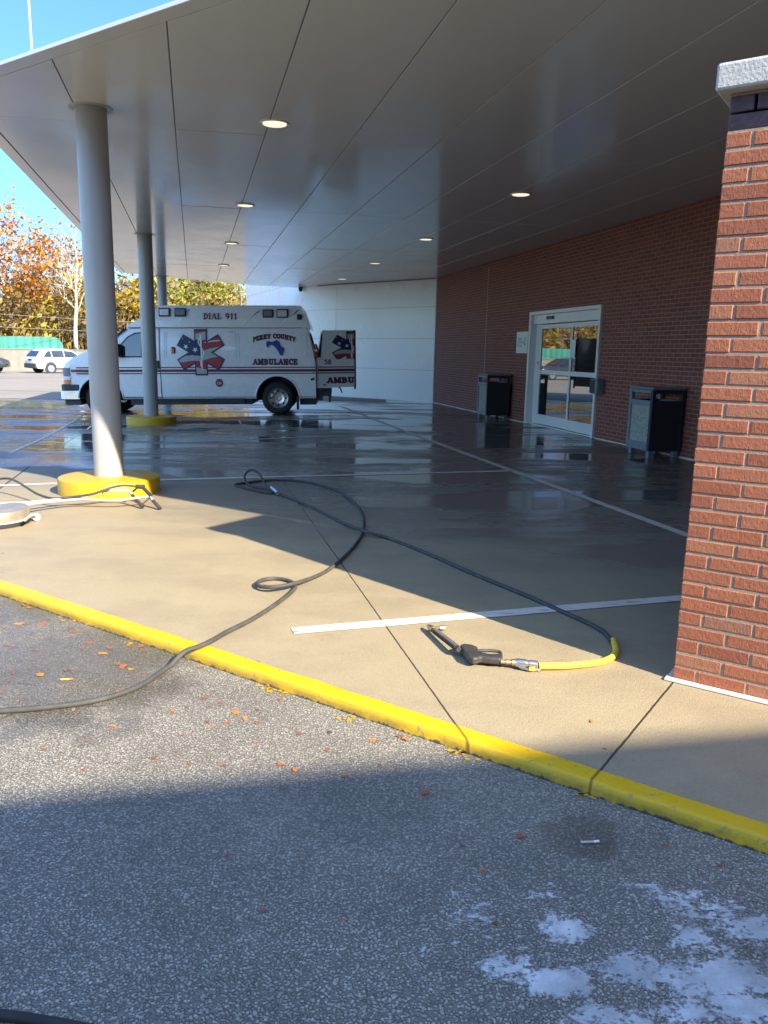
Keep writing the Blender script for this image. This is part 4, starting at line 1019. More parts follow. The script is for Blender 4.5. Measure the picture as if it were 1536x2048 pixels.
# rear doors, swung open; local frame: hinge line at (vx(634), +-.93), door reaches back
def rear_door(sy, ang):
    L = .93
    dvx, dvy = -math.cos(ang), sy*-math.sin(ang)                   # direction of the leaf from its hinge
    outn = Vector((-dvy*1.0, dvx*1.0, 0)); outn = outn if outn.y*sy > 0 else -outn
    h0 = Vector((vx(635.5), sy*.925, 0))
    def pl(u, z, o): return h0+Vector((dvx, dvy, 0))*u+outn*o+Vector((0, 0, z))
    mb = MB(); mb.prism([pl(a, z, -.06) for a, z in ((.0, vz(777)), (L, vz(775)), (L, vz(720)), (0, vz(720)))], outn*.06)
    mb.prism([pl(a, z, -.06) for a, z in ((.01, vz(719.9)), (L, vz(719.9)), (L, vz(663)), (.17, vz(664)), (.12, vz(667)))], outn*.05)
    d_ = mb.build('rear_door', MT['van'], AM, bevel=.012)
    mb = MB(); mb.prism([pl(a, z, -.0095) for a, z in ((.03, vz(716)), (.10, vz(716)), (.155, vz(671)), (.125, vz(671)))], outn*.002); mb.build('gap', MT['interior'], d_)
    mb = MB(); mb.prism([pl(a, z, -.0095) for a, z in ((.135, vz(717)), (.88, vz(717)), (.88, vz(668)), (.20, vz(668)), (.165, vz(673)))], outn*.002); mb.build('door_window', MT['decal_white'] if sy > 0 else MT['car_glass'], d_)
    mb = MB(); mb.prism([pl(a, z, -.055) for a, z in ((L-.0, vz(780)), (L+.03, vz(780)), (L+.03, vz(663)), (L, vz(663)))], outn*.05); mb.build('edge_seal', MT['rubber'], d_)
    if sy > 0:
        for a, b, mt in ((734.6, 736.6, 'navy'), (739.2, 744.2, 'maroon'), (746.2, 748.2, 'navy')):
            mb = MB(); mb.add([pl(.02, vz(b), .004), pl(L-.01, vz(b), .004), pl(L-.01, vz(a), .004), pl(.02, vz(a), .004)], [(0, 1, 2, 3)]); mb.build('door_stripe', MT[mt], d_, fix=False)
        text_mesh('lettering', '58', MT['maroon'], d_, lambda u, v, o: pl(.27+u, vz(730)+v, o), .105, .17, .004, grow=.03)
        text_mesh('lettering_outline', 'AMBU', MT['navy'], d_, lambda u, v, o: pl(.58+u, vz(767)+v, o), .125, .68, .003, grow=.06)
        text_mesh('lettering', 'AMBU', MT['maroon'], d_, lambda u, v, o: pl(.58+u, vz(767)+v, o), .125, .68, .0075)
        make_star('star_of_life_emblem', d_, lambda u, v: pl(.86+u/VS*.88, vz(697.5)-v/VS*.72, -.004), umax=6)
        mb = MB(); mb.add([pl(.14, vz(772), .004), pl(.22, vz(772), .004), pl(.22, vz(769.5), .004), pl(.14, vz(769.5), .004)], [(0, 1, 2, 3)]); mb.build('nameplate', MT['van_trim'], d_, fix=False)
        mb = MB(); mb.tube([pl(.52, vz(775), -.03), pl(.58, vz(779), -.03), pl(.62, vz(787), -.03)], .018, 6); mb.build('door_strap', MT['black_plastic'], d_)
rear_door(1, R(16)); rear_door(-1, R(-8))

# ------------------------------------------------------------------ parked cars in the sunlit lot
def make_suv(mat, name, label, loc, rz):
    t = thing(name, label, 'car', loc, rz)
    # local: x forward, y left, z up
    st = [(-2.55, .52, .95, .80, .80), (-2.5, .42, 1.15, .90, .86), (-2.42, .38, 1.22, .95, .88), (-2.30, .36, 1.30, .97, .86), (-2.1, .34, 1.58, .98, .76), (-1.9, .33, 1.74, .985, .70), (-1.2, .32, 1.79, .99, .70), (-.3, .32, 1.79, .99, .70), (.3, .32, 1.72, .99, .70), (.9, .32, 1.42, .99, .74), (1.25, .32, 1.17, .985, .82), (1.7, .34, 1.12, .97, .82), (2.2, .36, 1.02, .93, .78), (2.5, .42, .88, .80, .66), (2.58, .5, .72, .7, .6)]
    mb = MB(); rings = []
    for x, z0, z1, hwid, htop in st:
        belt = min(1.12, z1-.06)
        L = [(hwid*.93, z0), (hwid, z0+.2*(belt-z0)), (hwid, z0+.75*(belt-z0)), (hwid*.965, belt), ((hwid*.965+htop)/2+.03, (belt+z1)/2), (htop, z1-.03), (htop*.85, z1)]
        rings.append([Vector((x, y, z)) for y, z in L]+[Vector((x, -y, z)) for y, z in reversed(L)])
    k = len(rings[0])
    mb.add([v for r in rings for v in r], [(i*k+j, i*k+(j+1) % k, (i+1)*k+(j+1) % k, (i+1)*k+j) for i in range(len(rings)-1) for j in range(k)]+[tuple(range(k)), tuple(range((len(rings)-1)*k, len(rings)*k))])
    mb.build('body', mat, t, smooth=2)
    def sy_at(z): return .955-.097*(z-1.12)/.32+.022 if z < 1.44 else .858-.158*(z-1.44)/.32+.022
    for sy in (1, -1):
        for pts in ([(-2.02, 1.20), (-1.62, 1.62), (-1.42, 1.64), (-1.36, 1.20)], [(-1.30, 1.20), (-1.34, 1.65), (-.45, 1.66), (-.42, 1.19)], [(-.36, 1.19), (-.38, 1.66), (.25, 1.62), (.85, 1.22), (.8, 1.18)]):
            g = MB(); g.add([Vector((x, sy*(sy_at(z)+.018), z)) for x, z in pts], [tuple(range(len(pts)))]); g.build('side_window', MT['car_glass'], t, fix=False)
        for ax in (-1.5, 1.55):
            rot = Matrix.Rotation(R(-90*sy), 3, 'X')
            a = MB(); a.lathe([(.44, .0), (.44, -.05), (.001, -.05)], 32, mat=rot, c=(ax, sy*.995, .42)); a.build('wheel_arch', MT['van_trim'], t)
            w0 = MB(); w0.lathe([(.001, -.03), (.25, -.03), (.25, .012), (.33, .014), (.375, -.02), (.38, -.2), (.2, -.22)], 32, mat=rot, c=(ax, sy*1.0, .38), cap=False); wo = w0.build('wheel', MT['rubber'], t, smooth=True)
            r = MB()
            r.lathe([(.001, .0), (.06, .0), (.07, -.03), (.001, -.04)], 16, mat=rot, c=(ax, sy*1.0, .38)); r.lathe([(.235, .0), (.26, .012), (.265, -.05), (.235, -.05)], 32, mat=rot, c=(ax, sy*1.0, .38))
            for i in range(6):
                an = i*math.pi/3; r.box((ax+.15*math.cos(an), sy*.992, .38+.15*math.sin(an)), (.22, .02, .05), mat=Matrix.Rotation(-an, 3, 'Y'))
            r.build('rim', MT['can_frame'], wo)
        h = MB(); h.prism([Vector((-2.46, sy*.55, 1.10)), Vector((-2.52, sy*.75, 1.06)), Vector((-2.30, sy*.965, 1.08)), Vector((-2.28, sy*.955, 1.16)), Vector((-2.45, sy*.72, 1.18))], (-.03, sy*.01, .02)); h.build('tail_light', MT['lens_red'], t)
        m_ = MB(); m_.b2((.72, sy*1.0-.08, 1.16), (.85, sy*1.0+.12, 1.30)); m_.build('mirror', mat, t, bevel=.03)
        rr = MB(); rr.tube([(-1.7, sy*.62, 1.80), (-1.6, sy*.62, 1.84), (-.1, sy*.62, 1.84), (0, sy*.62, 1.80)], .02, 6); rr.build('roof_rail', MT['steel'], t)
    g = MB(); g.add([Vector((-2.46, y, 1.24)) if z == 0 else Vector((-2.13, y*.84, 1.62)) for y, z in ((.78, 0), (-.78, 0), (-.78, 1), (.78, 1))], [(0, 1, 2, 3)])
    for v in range(4): pass
    g.build('rear_window', MT['car_glass'], t, fix=False)
    w_ = MB(); w_.add([Vector((1.24, .74, 1.22)), Vector((1.24, -.74, 1.22)), Vector((.36, -.64, 1.735)), Vector((.36, .64, 1.735))], [(0, 1, 2, 3)]); w_.build('windscreen', MT['car_glass'], t, fix=False)
    b = MB(); b.b2((-2.62, -.86, .40), (-2.45, .86, .72)); b.b2((-1.05, -1.0, .30), (1.1, 1.0, .42)); b.build('lower_trim', MT['van_trim'], t, bevel=.04)
    pl = MB(); pl.b2((-2.575, -.26, .92), (-2.54, .26, 1.04)); pl.build('number_plate_recess', MT['van_trim'], t)
    return t
p = AT(128, 741, 60.0); zz = lot(p.x, p.y).z
make_suv(MT['suv_white'], 'parked_car', 'white sport utility vehicle parked in the sunlit lot by the retaining wall', (p.x, p.y, zz), R(50))
p = AT(-62, 741, 56.0); zz = lot(p.x, p.y).z
make_suv(MT['suv_dark'], 'parked_car', 'dark car at the left edge of the picture, mostly out of frame', (p.x, p.y, zz), R(8))

# ------------------------------------------------------------------ retaining wall and teal barrier
YW = 66.0
a = AT(-2600, 700, YW); 
zb = lot(AT(60, 741, YW).x, YW).z
xe = AT(127, 741, YW).x
rwl = tag(None or bpy.data.objects.new('retaining_wall', None), 'pale stained concrete retaining wall behind the parked cars', 'wall'); C.objects.link(rwl); rwl.location = (xe, YW, zb)
mb = MB()
for i in range(16): mb.b2((-6*(i+1)-20+.015, 0, -.6), (-6*i-20-.015, .4, 1.72)) if i > 0 else mb.b2((-26+.015, 0, -.6), (40, .4, 1.72))
mb.build('wall_panels', MT['retain'], rwl, bevel=.02)
mb = MB(); mb.b2((-116, -.04, 1.722), (40, .44, 1.80)); mb.build('coping', MT['retain'], rwl)
tb = thing('teal_barrier', 'long teal green corrugated barrier standing on the retaining wall', 'barrier', (xe, YW+.2, zb+1.8))
mb = MB(); N = 700; vs = []
for i in range(N):
    x = -115+115*i/(N-1); y = .03*math.sin(x*9); h = .98*min(1, (1-((x+1.0)/1.0)**4) if x > -1 else 1)
    h = .98 if x <= -.9 else .98*max(.3, 1-((x+.9)/.9)**3*.7)
    for dy in (0, .04):
        for z in (0, h): vs.append((x, y+dy, z))
for i in range(N-1):
    b = i*4
mb.add(vs, [q for i in range(N-1) for q in ((i*4, i*4+1, i*4+5, i*4+4), (i*4+2, i*4+6, i*4+7, i*4+3), (i*4+1, i*4+3, i*4+7, i*4+5))]); mb.build('corrugated_sheet', MT['teal'], tb)
for i in range(24):
    mb = MB(); mb.b2((-113+i*4.7, -.075, 0), (-112.92+i*4.7, -.035, 1.0)); mb.build('post', MT['teal'], tb)

# ------------------------------------------------------------------ trees
def make_tree(px, py_base, py_top, Y, name, label, leafm, barkm, spread=.45, leaves=4200, bare=.0, seed=0, size=.2, zbase=None, clear=.2, group='autumn trees beyond the retaining wall'):
    rnd = random.Random(seed)
    b = AT(px, py_base, Y); zb_ = zbase if zbase is not None else b.z
    top = AT(px, py_top, Y).z; H = top-zb_
    t = thing(name, label, 'tree', (b.x, b.y, zb_), 0, group)
    wood = MB(); tips = []
    def limb(p, d, L, r, lev):
        n = 5; P = [p]; q = p.copy(); dd = d.copy()
        for i in range(n):
            dd = (dd+Vector((rnd.gauss(0, .12), rnd.gauss(0, .12), rnd.gauss(.03, .08)))).normalized(); q = q+dd*(L/n); P.append(q.copy())
        wood.tube(P, [r*(1-.62*i/n) for i in range(n+1)], 7 if lev < 2 else 4, cap=False)
        if lev >= 3 or L < .5: tips.append((P[-1], lev)); return
        if lev >= 1: tips.append((P[3], lev)); tips.append((P[-1], lev))
        k = rnd.randint(3, 4) if lev < 2 else 3
        for i in range(k):
            f = rnd.uniform(.35, 1); idx = min(n-1, int(f*n)); base_ = P[idx].lerp(P[idx+1], f*n-idx if f*n-idx <= 1 else 1)
            a = rnd.uniform(0, 2*math.pi); o = dd.orthogonal().normalized(); o = Matrix.Rotation(a, 3, dd) @ o
            nd = (dd*rnd.uniform(.6, 1.0)+o*rnd.uniform(.45, .9)+Vector((0, 0, .25))).normalized()
            limb(base_, nd, L*rnd.uniform(.5, .72), r*.45, lev+1)
        limb(P[-1], (dd+Vector((0, 0, .2))).normalized(), L*.6, r*.38, lev+1)
    # trunk
    n = 8; P = [Vector((0, 0, -.3))]; q = Vector((0, 0, -.3)); dd = Vector((rnd.gauss(0, .05), rnd.gauss(0, .05), 1)).normalized()
    for i in range(n):
        dd = (dd+Vector((rnd.gauss(0, .05), rnd.gauss(0, .05), .05))).normalized(); q = q+dd*(H*.70/n); P.append(q.copy())
    r0 = H*.016+.03
    wood.tube(P, [r0*(1-.8*i/n) for i in range(n+1)], 9)
    nl = 9
    for i in range(nl):
        f = clear+(.97-clear)*(i+rnd.random()*.7)/nl; idx = min(n-1, int(f*n)); base_ = P[idx].lerp(P[idx+1], f*n-idx)
        a = i*2.4+rnd.uniform(-.4, .4); up = .45+.6*f
        nd = Vector((math.cos(a), math.sin(a), up)).normalized()
        limb(base_, nd, H*spread*(1.05-.62*f)*rnd.uniform(.7, 1.1), r0*(.45-.25*f), 1)
    limb(P[-1], Vector((rnd.gauss(0, .2), rnd.gauss(0, .2), 1)).normalized(), H*.22, r0*.25, 1)
    wood.build('trunk', barkm, t, smooth=True, fix=False)
    if leaves:
        V = []; F = []; tones = []
        ctr = [p for p, l in tips if rnd.random() > bare]
        if ctr:
            per = max(1, int(leaves*.8)//len(ctr)); zmax = max(p.z for p in ctr)
            for c in ctr:
                tone0 = rnd.random(); rad = H*.058*rnd.uniform(.6, 1.5)
                for _ in range(max(1, int(per*rnd.uniform(.3, 1.7)))):
                    p = c+Vector((rnd.gauss(0, rad), rnd.gauss(0, rad), rnd.gauss(0, rad*.8))); s_ = size*1.3*rnd.uniform(.55, 1.3)
                    nrm = Vector((rnd.gauss(0, 1), rnd.gauss(0, 1), rnd.gauss(.4, 1))).normalized(); u = nrm.orthogonal().normalized(); u = Matrix.Rotation(rnd.uniform(0, 6.28), 3, nrm) @ u; w = nrm.cross(u)
                    k = len(V); V += [p-u*s_*.6, p+w*s_*.38+u*.1*s_, p+u*s_*.7, p-w*s_*.38+u*.1*s_]; F.append((k, k+1, k+2, k+3)); tones.append(min(1, max(0, .62*tone0+.38*rnd.random())))
            me = bpy.data.meshes.new('crown'); me.from_pydata(V, [], F); me.materials.append(leafm)
            at = me.attributes.new('tone', 'FLOAT', 'FACE'); at.data.foreach_set('value', tones)
            o = bpy.data.objects.new('crown', me); C.objects.link(o); o.parent = t
    return t
LO = m_leaf('leaf_orange', (.30, .08, .012), (.48, .19, .015), (.56, .32, .035))
LY = m_leaf('leaf_yellow', (.30, .20, .015), (.46, .33, .02), (.54, .42, .06))
LG = m_leaf('leaf_gold', (.24, .16, .015), (.42, .25, .016), (.50, .34, .03))
LL = m_leaf('leaf_olive', (.20, .20, .035), (.36, .34, .06), (.48, .44, .11))
LB = m_leaf('leaf_dull', (.13, .085, .035), (.24, .15, .05), (.34, .24, .08))
trees = [
 (28, 690, 436, 74, 'maple_tree', 'tall orange maple at the far left, standing above the teal barrier', LO, 'bark', .46, 2700, .2, 1, .24),
 (118, 690, 478, 78, 'maple_tree', 'orange maple beside the white barked tree, right of the tallest maple', LO, 'bark', .46, 2900, .2, 2, .24),
 (75, 690, 455, 84, 'bare_tree', 'almost bare twiggy tree between the two orange maples', LO, 'twig', .45, 350, .6, 3, .2),
 (152, 690, 438, 69, 'white_barked_tree', 'slender pale barked tree with few leaves left of the nearest column', LY, 'pale_bark', .34, 420, .55, 4, .2),
 (212, 690, 470, 86, 'bare_tree', 'bare grey tree rising just left of the nearest column', LY, 'twig', .42, 250, .7, 5, .2),
 (182, 690, 560, 80, 'yellow_tree', 'golden tree partly hidden by the nearest column', LG, 'bark', .5, 3600, .1, 6, .24),
 (262, 690, 498, 90, 'bare_tree', 'bare tree against the sky between the first and second column', LY, 'twig', .45, 260, .7, 7, .2),
 (268, 690, 563, 76, 'yellow_tree', 'bright yellow tree between the first and second column', LY, 'bark', .5, 4200, .05, 8, .24),
 (240, 690, 590, 82, 'yellow_tree', 'golden yellow tree behind the cab of the ambulance', LG, 'bark', .5, 3600, .05, 9, .24),
 (352, 690, 548, 80, 'olive_tree', 'olive yellow tree right of the farthest column above the ambulance roof', LL, 'bark', .5, 4600, .0, 10, .24),
 (402, 690, 552, 84, 'olive_tree', 'olive yellow tree in the middle above the ambulance roof', LL, 'bark', .52, 4600, .0, 11, .24),
 (448, 690, 560, 80, 'olive_tree', 'pale yellow green tree above the DIAL 911 lettering', LL, 'bark', .5, 4200, .0, 12, .24),
 (486, 690, 540, 70, 'bare_tree', 'thin bare tree beside the left end of the white wall', LY, 'twig', .34, 200, .7, 13, .18),
 (318, 690, 560, 88, 'olive_tree', 'olive tree seen between the second and third column', LL, 'bark', .5, 3600, .0, 14, .24),
 (60, 690, 560, 88, 'yellow_tree', 'yellow tree behind the orange maples low at the left', LG, 'bark', .52, 3600, .05, 15, .24),
 (-70, 690, 470, 78, 'yellow_tree', 'yellow tree just outside the left edge above the barrier', LY, 'bark', .5, 3600, .05, 16, .26),
 (-210, 690, 480, 80, 'yellow_tree', 'golden tree left of the picture reflected in the door glass', LG, 'bark', .55, 3600, .0, 17, .28),
 (-360, 690, 500, 78, 'olive_tree', 'olive tree left of the picture reflected in the door glass', LL, 'bark', .55, 3600, .0, 18, .28),
 (-520, 690, 470, 84, 'yellow_tree', 'tall yellow tree left of the picture reflected in the door glass', LY, 'bark', .55, 3600, .0, 19, .28),
 (-700, 690, 500, 84, 'olive_tree', 'broad olive tree far left of the picture', LL, 'bark', .55, 3200, .0, 20, .28),
 (-900, 690, 480, 88, 'yellow_tree', 'broad golden tree far left of the picture', LG, 'bark', .55, 3200, .0, 21, .28),
]
for (px, pb2, ptp, Y, nm, lb, lm, bk2, spd, nlv, br, sd, sz) in trees:
    make_tree(px, pb2, ptp, Y, nm, lb, lm, MT[bk2], spd, nlv, br, sd, sz, clear=.38 if 'white' in nm else .16)
# understory: a continuous thicket of twigs and small leaves
rnd = random.Random(77); V = []; F = []; tones = []; tw = MB()
for i in range(9000):
    x = rnd.uniform(-1000, 500); Y = rnd.uniform(70, 92); hh = abs(rnd.gauss(0, 1))*1.9+.2*noise.noise(Vector((x*.02, Y*.2, 0)))
    p = AT(x, 694, Y); p.z = .6+hh*1.3+rnd.uniform(0, 2.2)
    tone0 = .5+.95*noise.noise(Vector((p.x*.35, p.y*.3, p.z*.5)))
    for _ in range(5):
        q = p+Vector((rnd.gauss(0, .5), rnd.gauss(0, .5), rnd.gauss(0, .4))); s_ = .42*rnd.uniform(.5, 1.3)
        nrm = Vector((rnd.gauss(0, 1), rnd.gauss(0, 1), rnd.gauss(.4, 1))).normalized(); u = nrm.orthogonal().normalized(); w = nrm.cross(u)
        k = len(V); V += [q-u*s_*.6, q+w*s_*.4, q+u*s_*.7, q-w*s_*.4]; F.append((k, k+1, k+2, k+3)); tones.append(min(1, max(0, tone0+rnd.uniform(-.2, .2))))
me = bpy.data.meshes.new('woodland_understory'); me.from_pydata(V, [], F); me.materials.append(m_leaf('thicket', (.11, .075, .05), (.25, .165, .045), (.50, .36, .03)))
at = me.attributes.new('tone', 'FLOAT', 'FACE'); at.data.foreach_set('value', tones)
uo = bpy.data.objects.new('woodland_understory', me); C.objects.link(uo); tag(uo, 'tangled yellow brown thicket under the autumn trees', 'undergrowth', kind='stuff')
for i in range(700):
    x = rnd.uniform(-700, 500); p = AT(x, 694, rnd.uniform(68.5, 90)); p.z = -.4
    h = rnd.uniform(2, 6.5); q = p+Vector((rnd.gauss(0, .6), rnd.gauss(0, .6), h)); tw.tube([p, p.lerp(q, .5)+Vector((rnd.gauss(0, .2), 0, 0)), q], [.045, .03, .012], 4, cap=False)
to = tw.build('saplings', MT['twig'], fix=False); tag(to, 'thin bare saplings standing in the thicket', 'undergrowth', kind='stuff')
# wires
for k, (pa, pbb, sag, lb) in enumerate((((-200, 612), (520, 652), .25, 'upper power line crossing in front of the autumn trees'), ((-200, 640), (520, 668), .3, 'lower power line crossing in front of the autumn trees'))):
    A, B = AT(pa[0], pa[1], 62), AT(pbb[0], pbb[1], 70)
    mb = MB(); mb.tube([A.lerp(B, i/24)-Vector((0, 0, sag*4*(i/24)*(1-i/24))) for i in range(25)], .015, 6); tag(mb.build('power_line', MT['wire']), lb, 'power line', 'power lines')

# ------------------------------------------------------------------ pressure hose
def hp(px, py, z=0.0, g=0.0):
    v = G(px, py, g+z); return v
HR = .0127
pts = [hp(-2600, 1330, HR, AZ), hp(-1900, 1360, HR, AZ), hp(-1200, 1420, HR, AZ), hp(-700, 1440, HR, AZ), hp(-400, 1440, HR, AZ), hp(-220, 1433, HR, AZ), hp(-110, 1429, HR, AZ), hp(0, 1422, HR, AZ), hp(100, 1414, HR, AZ), hp(200, 1399, HR, AZ), hp(280, 1371, HR, AZ), hp(345, 1336, HR, -.062), hp(392, 1307, .012, -.02), hp(425, 1284, HR), hp(460, 1262, HR), hp(505, 1238, HR), hp(545, 1213, HR), hp(575, 1191, HR), hp(590, 1176, HR), hp(588, 1167, HR), hp(572, 1160, HR), hp(548, 1157, HR), hp(525, 1160, HR+.004), hp(514, 1167, HR+.008), hp(521, 1173, HR+.015), hp(545, 1174, HR+.028), hp(580, 1169, HR+.028), hp(612, 1160, HR+.012), hp(640, 1149, HR), hp(662, 1136, HR), hp(690, 1112, HR), hp(714, 1085, HR), hp(727, 1058, HR), hp(725, 1030, HR), hp(708, 1005, HR), hp(680, 984, HR), hp(648, 972, HR), hp(608, 963, HR), hp(560, 960, HR), hp(520, 962, HR), hp(490, 966, HR), hp(474, 968, HR+.003), hp(470, 969.5, HR+.004), hp(478, 973, HR), hp(500, 979, HR), hp(528, 985, HR), hp(543, 986, HR+.004), hp(546, 981, HR+.012), hp(530, 976, HR+.02), hp(508, 974, .03), hp(495, 967, .05), hp(489, 956, .10), hp(493, 945, .15), hp(504, 940, .175), hp(517, 946, .15), hp(526, 960, .09), hp(533, 972, .045), hp(548, 983, .028), hp(572, 993, HR+.004), hp(620, 1013, HR), hp(680, 1043, HR), hp(712, 1056, HR+.02), hp(740, 1066, HR+.024), hp(775, 1076, HR), hp(850, 1105, HR), hp(950, 1149, HR), hp(1050, 1190, HR), hp(1120, 1221, HR), hp(1180, 1248, HR), hp(1212, 1268, HR), hp(1228, 1290, HR)]
hs = thing('pressure_hose', 'long black pressure washer hose looping over the concrete and the yellow kerb', 'hose', (0, 0, 0))
cpth = catmull(pts, 8)
for v in cpth:
    q = (v-K0).dot(KN)
    if q < .4:
        v.z = max(v.z if q > -.3 else AZ+HR, HR+AZ+(.010-AZ)*sm((q+.24)/.13)-.010*sm(q/.35))
mb = MB(); mb.tube(cpth, HR, 10); mb.build('rubber_hose', MT['hose'], hs, smooth=True)
ys = catmull([hp(1226, 1280, HR+.002), hp(1231, 1296, HR+.002), hp(1230, 1307, HR+.002), hp(1220, 1317, HR+.002), hp(1195, 1325, .016), hp(1140, 1331, .02), hp(1100, 1332, .022), hp(1077, 1332, .024)], 8)
mb = MB(); mb.tube(ys, .0165, 12); mb.build('yellow_sleeve', MT['hose_yellow'], hs, smooth=True)
mb = MB(); a = hp(543, 975, .05); b = hp(556, 986, .035); mb.tube([a, a.lerp(b, .3), a.lerp(b, .31), b], [.018, .018, .022, .022], 10); mb.build('hose_coupling', MT['steel'], hs)

# spray gun
sgn = thing('spray_gun', 'black pressure washer spray gun with coiled lance lying on sunlit concrete', 'spray gun', (0, 0, 0))
A = hp(866, 1259, .03); B = hp(918, 1299, .045)
mb = MB(); mb.tube([A, B], .0135, 12); lo = mb.build('lance', MT['gun'], sgn, smooth=2)
ax = (B-A).normalized(); o1 = ax.orthogonal().normalized(); o2 = ax.cross(o1); co_ = []
for i in range(12*26+1):
    f = i/(12*26); an = 2*math.pi*i/12; co_.append(A.lerp(B, .06+.86*f)+(o1*math.cos(an)+o2*math.sin(an))*.0145)
mb = MB(); mb.tube(co_, .0032, 5); mb.build('coil_spring', MT['gun'], lo, smooth=True)
mb = MB(); n0 = A-ax*.075; mb.tube([n0, A-ax*.05, A-ax*.049, A-ax*.02, A-ax*.019, A+ax*.004], [.007, .008, .014, .014, .018, .018], 12); mb.build('nozzle', MT['brass'], sgn, smooth=2)
mb = MB(); nb = A+Vector((.04, .055, -.008)); mb.tube([A-ax*.02, nb], [.009, .007], 8); mb.tube([nb, nb+Vector((.03, .004, 0))], [.012, .012], 8); mb.build('side_nozzle', MT['steel'], sgn)
def cr(cx, cy, z): return hp(820+cx/3.49, 1180+cy/3.49, z)
out = [(345, 428), (372, 416), (430, 424), (468, 440), (484, 476), (500, 487), (560, 490), (632, 488), (636, 505), (632, 526), (560, 520), (490, 512), (468, 520), (440, 524), (410, 512), (380, 476)]
mb = MB(); mb.prism([cr(a, b, .018) for a, b in out], (0, 0, .036)); mb.build('gun_body', MT['gun'], sgn, bevel=.009, smooth=False)
mb = MB(); mb.tube(catmull([cr(436, 428, .045), cr(480, 424, .05), cr(560, 424, .05), cr(618, 430, .048), cr(634, 446, .045), cr(634, 490, .04)], 4), [.008]*21, 10); mb.build('trigger_guard', MT['gun'], sgn, smooth=True)
mb = MB(); mb.tube(catmull([cr(470, 440, .05), cr(520, 446, .052), cr(580, 462, .05)], 4), .005, 8); mb.build('trigger', MT['black_plastic'], sgn, smooth=True)
a = cr(632, 500, .036); b = cr(735, 506, .032); dv = b-a
mb = MB(); mb.tube([a, a+dv*.35, a+dv*.36, a+dv*.42, a+dv*.43, a+dv*.72, a+dv*.73, b], [.009, .009, .014, .014, .011, .011, .016, .016], 12); mb.build('brass_fitting', MT['brass'], sgn, smooth=2)
a = cr(735, 506, .032); b = cr(892, 524, .028); dv = b-a
mb = MB(); mb.tube([a, a+dv*.05, a+dv*.5, a+dv*.51, a+dv*.6, a+dv*.61, a+dv*.97, b], [.017, .021, .021, .017, .017, .020, .020, .017], 14); mb.build('quick_coupler', MT['steel'], sgn, smooth=2)
mb = MB(); mb.tube([cr(760, 535, .02), cr(830, 556, .012), cr(905, 555, .012), cr(915, 545, .016)], .006, 8); mb.build('valve_lever', MT['steel'], sgn)
mb = MB(); mb.box(cr(850, 552, .016), (.03, .016, .016)); mb.build('lever_grip', MT['hose_yellow'], sgn, bevel=.004)

# black hose at the bottom left corner
mb = MB(); P = [hp(-1500, 1900, .015, AZ), hp(-800, 1930, .015, AZ), hp(-260, 1998, .015, AZ), hp(-100, 2022, .015, AZ), hp(0, 2030, .015, AZ), hp(70, 2040, .015, AZ), hp(160, 2056, .015, AZ), hp(330, 2100, .015, AZ), hp(700, 2260, .015, AZ), hp(1400, 2500, .015, AZ)]
tag(mb.tube(catmull(P, 6), .0125, 10).build('supply_hose', MT['rubber'], smooth=True), 'black hose crossing the bottom left corner of the asphalt', 'hose')

# surface cleaner at the left edge
cc = G(-14, 1046); scn = thing('surface_cleaner', 'round steel surface cleaner with white handlebars lying by the yellow column foot', 'surface cleaner', (cc.x, cc.y, 0))
mb = MB(); mb.lathe([(.285, .032), (.290, .04), (.290, .115), (.28, .128), (.20, .14), (.08, .15), (.001, .152)], 56); mb.build('deck', MT['deck'], scn, smooth=2)
mb = MB(); mb.lathe([(.281, .004), (.296, .006), (.296, .030), (.281, .0315)], 56); mb.build('brush_skirt', MT['rubber'], scn, smooth=2)
mb = MB(); mb.lathe([(.292, .034), (.297, .037), (.297, .046), (.292, .049)], 56); mb.build('rim_band', MT['pale_paint'], scn, smooth=True)
mb = MB(); mb.lathe([(.05, .15), (.05, .19), (.03, .20), (.001, .2)], 20); mb.build('swivel', MT['steel'], scn, smooth=2)
loc = lambda px, py, z: G(px, py, z)-Vector((cc.x, cc.y, 0))
mb = MB(); mb.tube([loc(50, 1040, .07), loc(62, 1030, .07), loc(72, 1030, .06)], .012, 8); mb.lathe([(.001, -.016), (.032, -.016), (.032, .016), (.001, .016)], 20, mat=Matrix.Rotation(R(90), 3, 'X') @ Matrix.Rotation(R(30), 3, 'Y'), c=loc(73, 1034, .035)); mb.build('caster', MT['pale_paint'], scn)
cv = lambda a, b, z: loc(a/4.267, 900+b/4.267, z)
mb = MB(); mb.tube(catmull([cv(-120, 470, .16), cv(0, 457, .15), cv(200, 450, .10), cv(330, 438, .09), cv(540, 418, .08), cv(690, 402, .09), cv(790, 382, .11), cv(880, 354, .14), cv(960, 348, .15), cv(1080, 348, .15), cv(1105, 358, .14), cv(1125, 376, .12)], 4), .0125, 10); mb.build('handle_bar', MT['pale_paint'], scn, smooth=True)
mb = MB(); mb.tube(catmull([cv(-120, 505, .13), cv(0, 500, .12), cv(180, 478, .11), cv(330, 452, .10), cv(540, 432, .085), cv(700, 420, .085), cv(850, 428, .08), cv(990, 430, .08), cv(1120, 415, .09), cv(1240, 400, .10), cv(1282, 402, .10), cv(1300, 424, .085)], 4), .0125, 10); mb.build('handle_bar', MT['pale_paint'], scn, smooth=True)
for (a, b) in (((1110, 362, .13), (1218, 486, .02)), ((1290, 415, .09), (1368, 500, .015))):
    mb = MB(); mb.tube([cv(*a), cv(*b)], [.015, .018], 12); mb.build('grip', MT['gun'], scn, smooth=2)
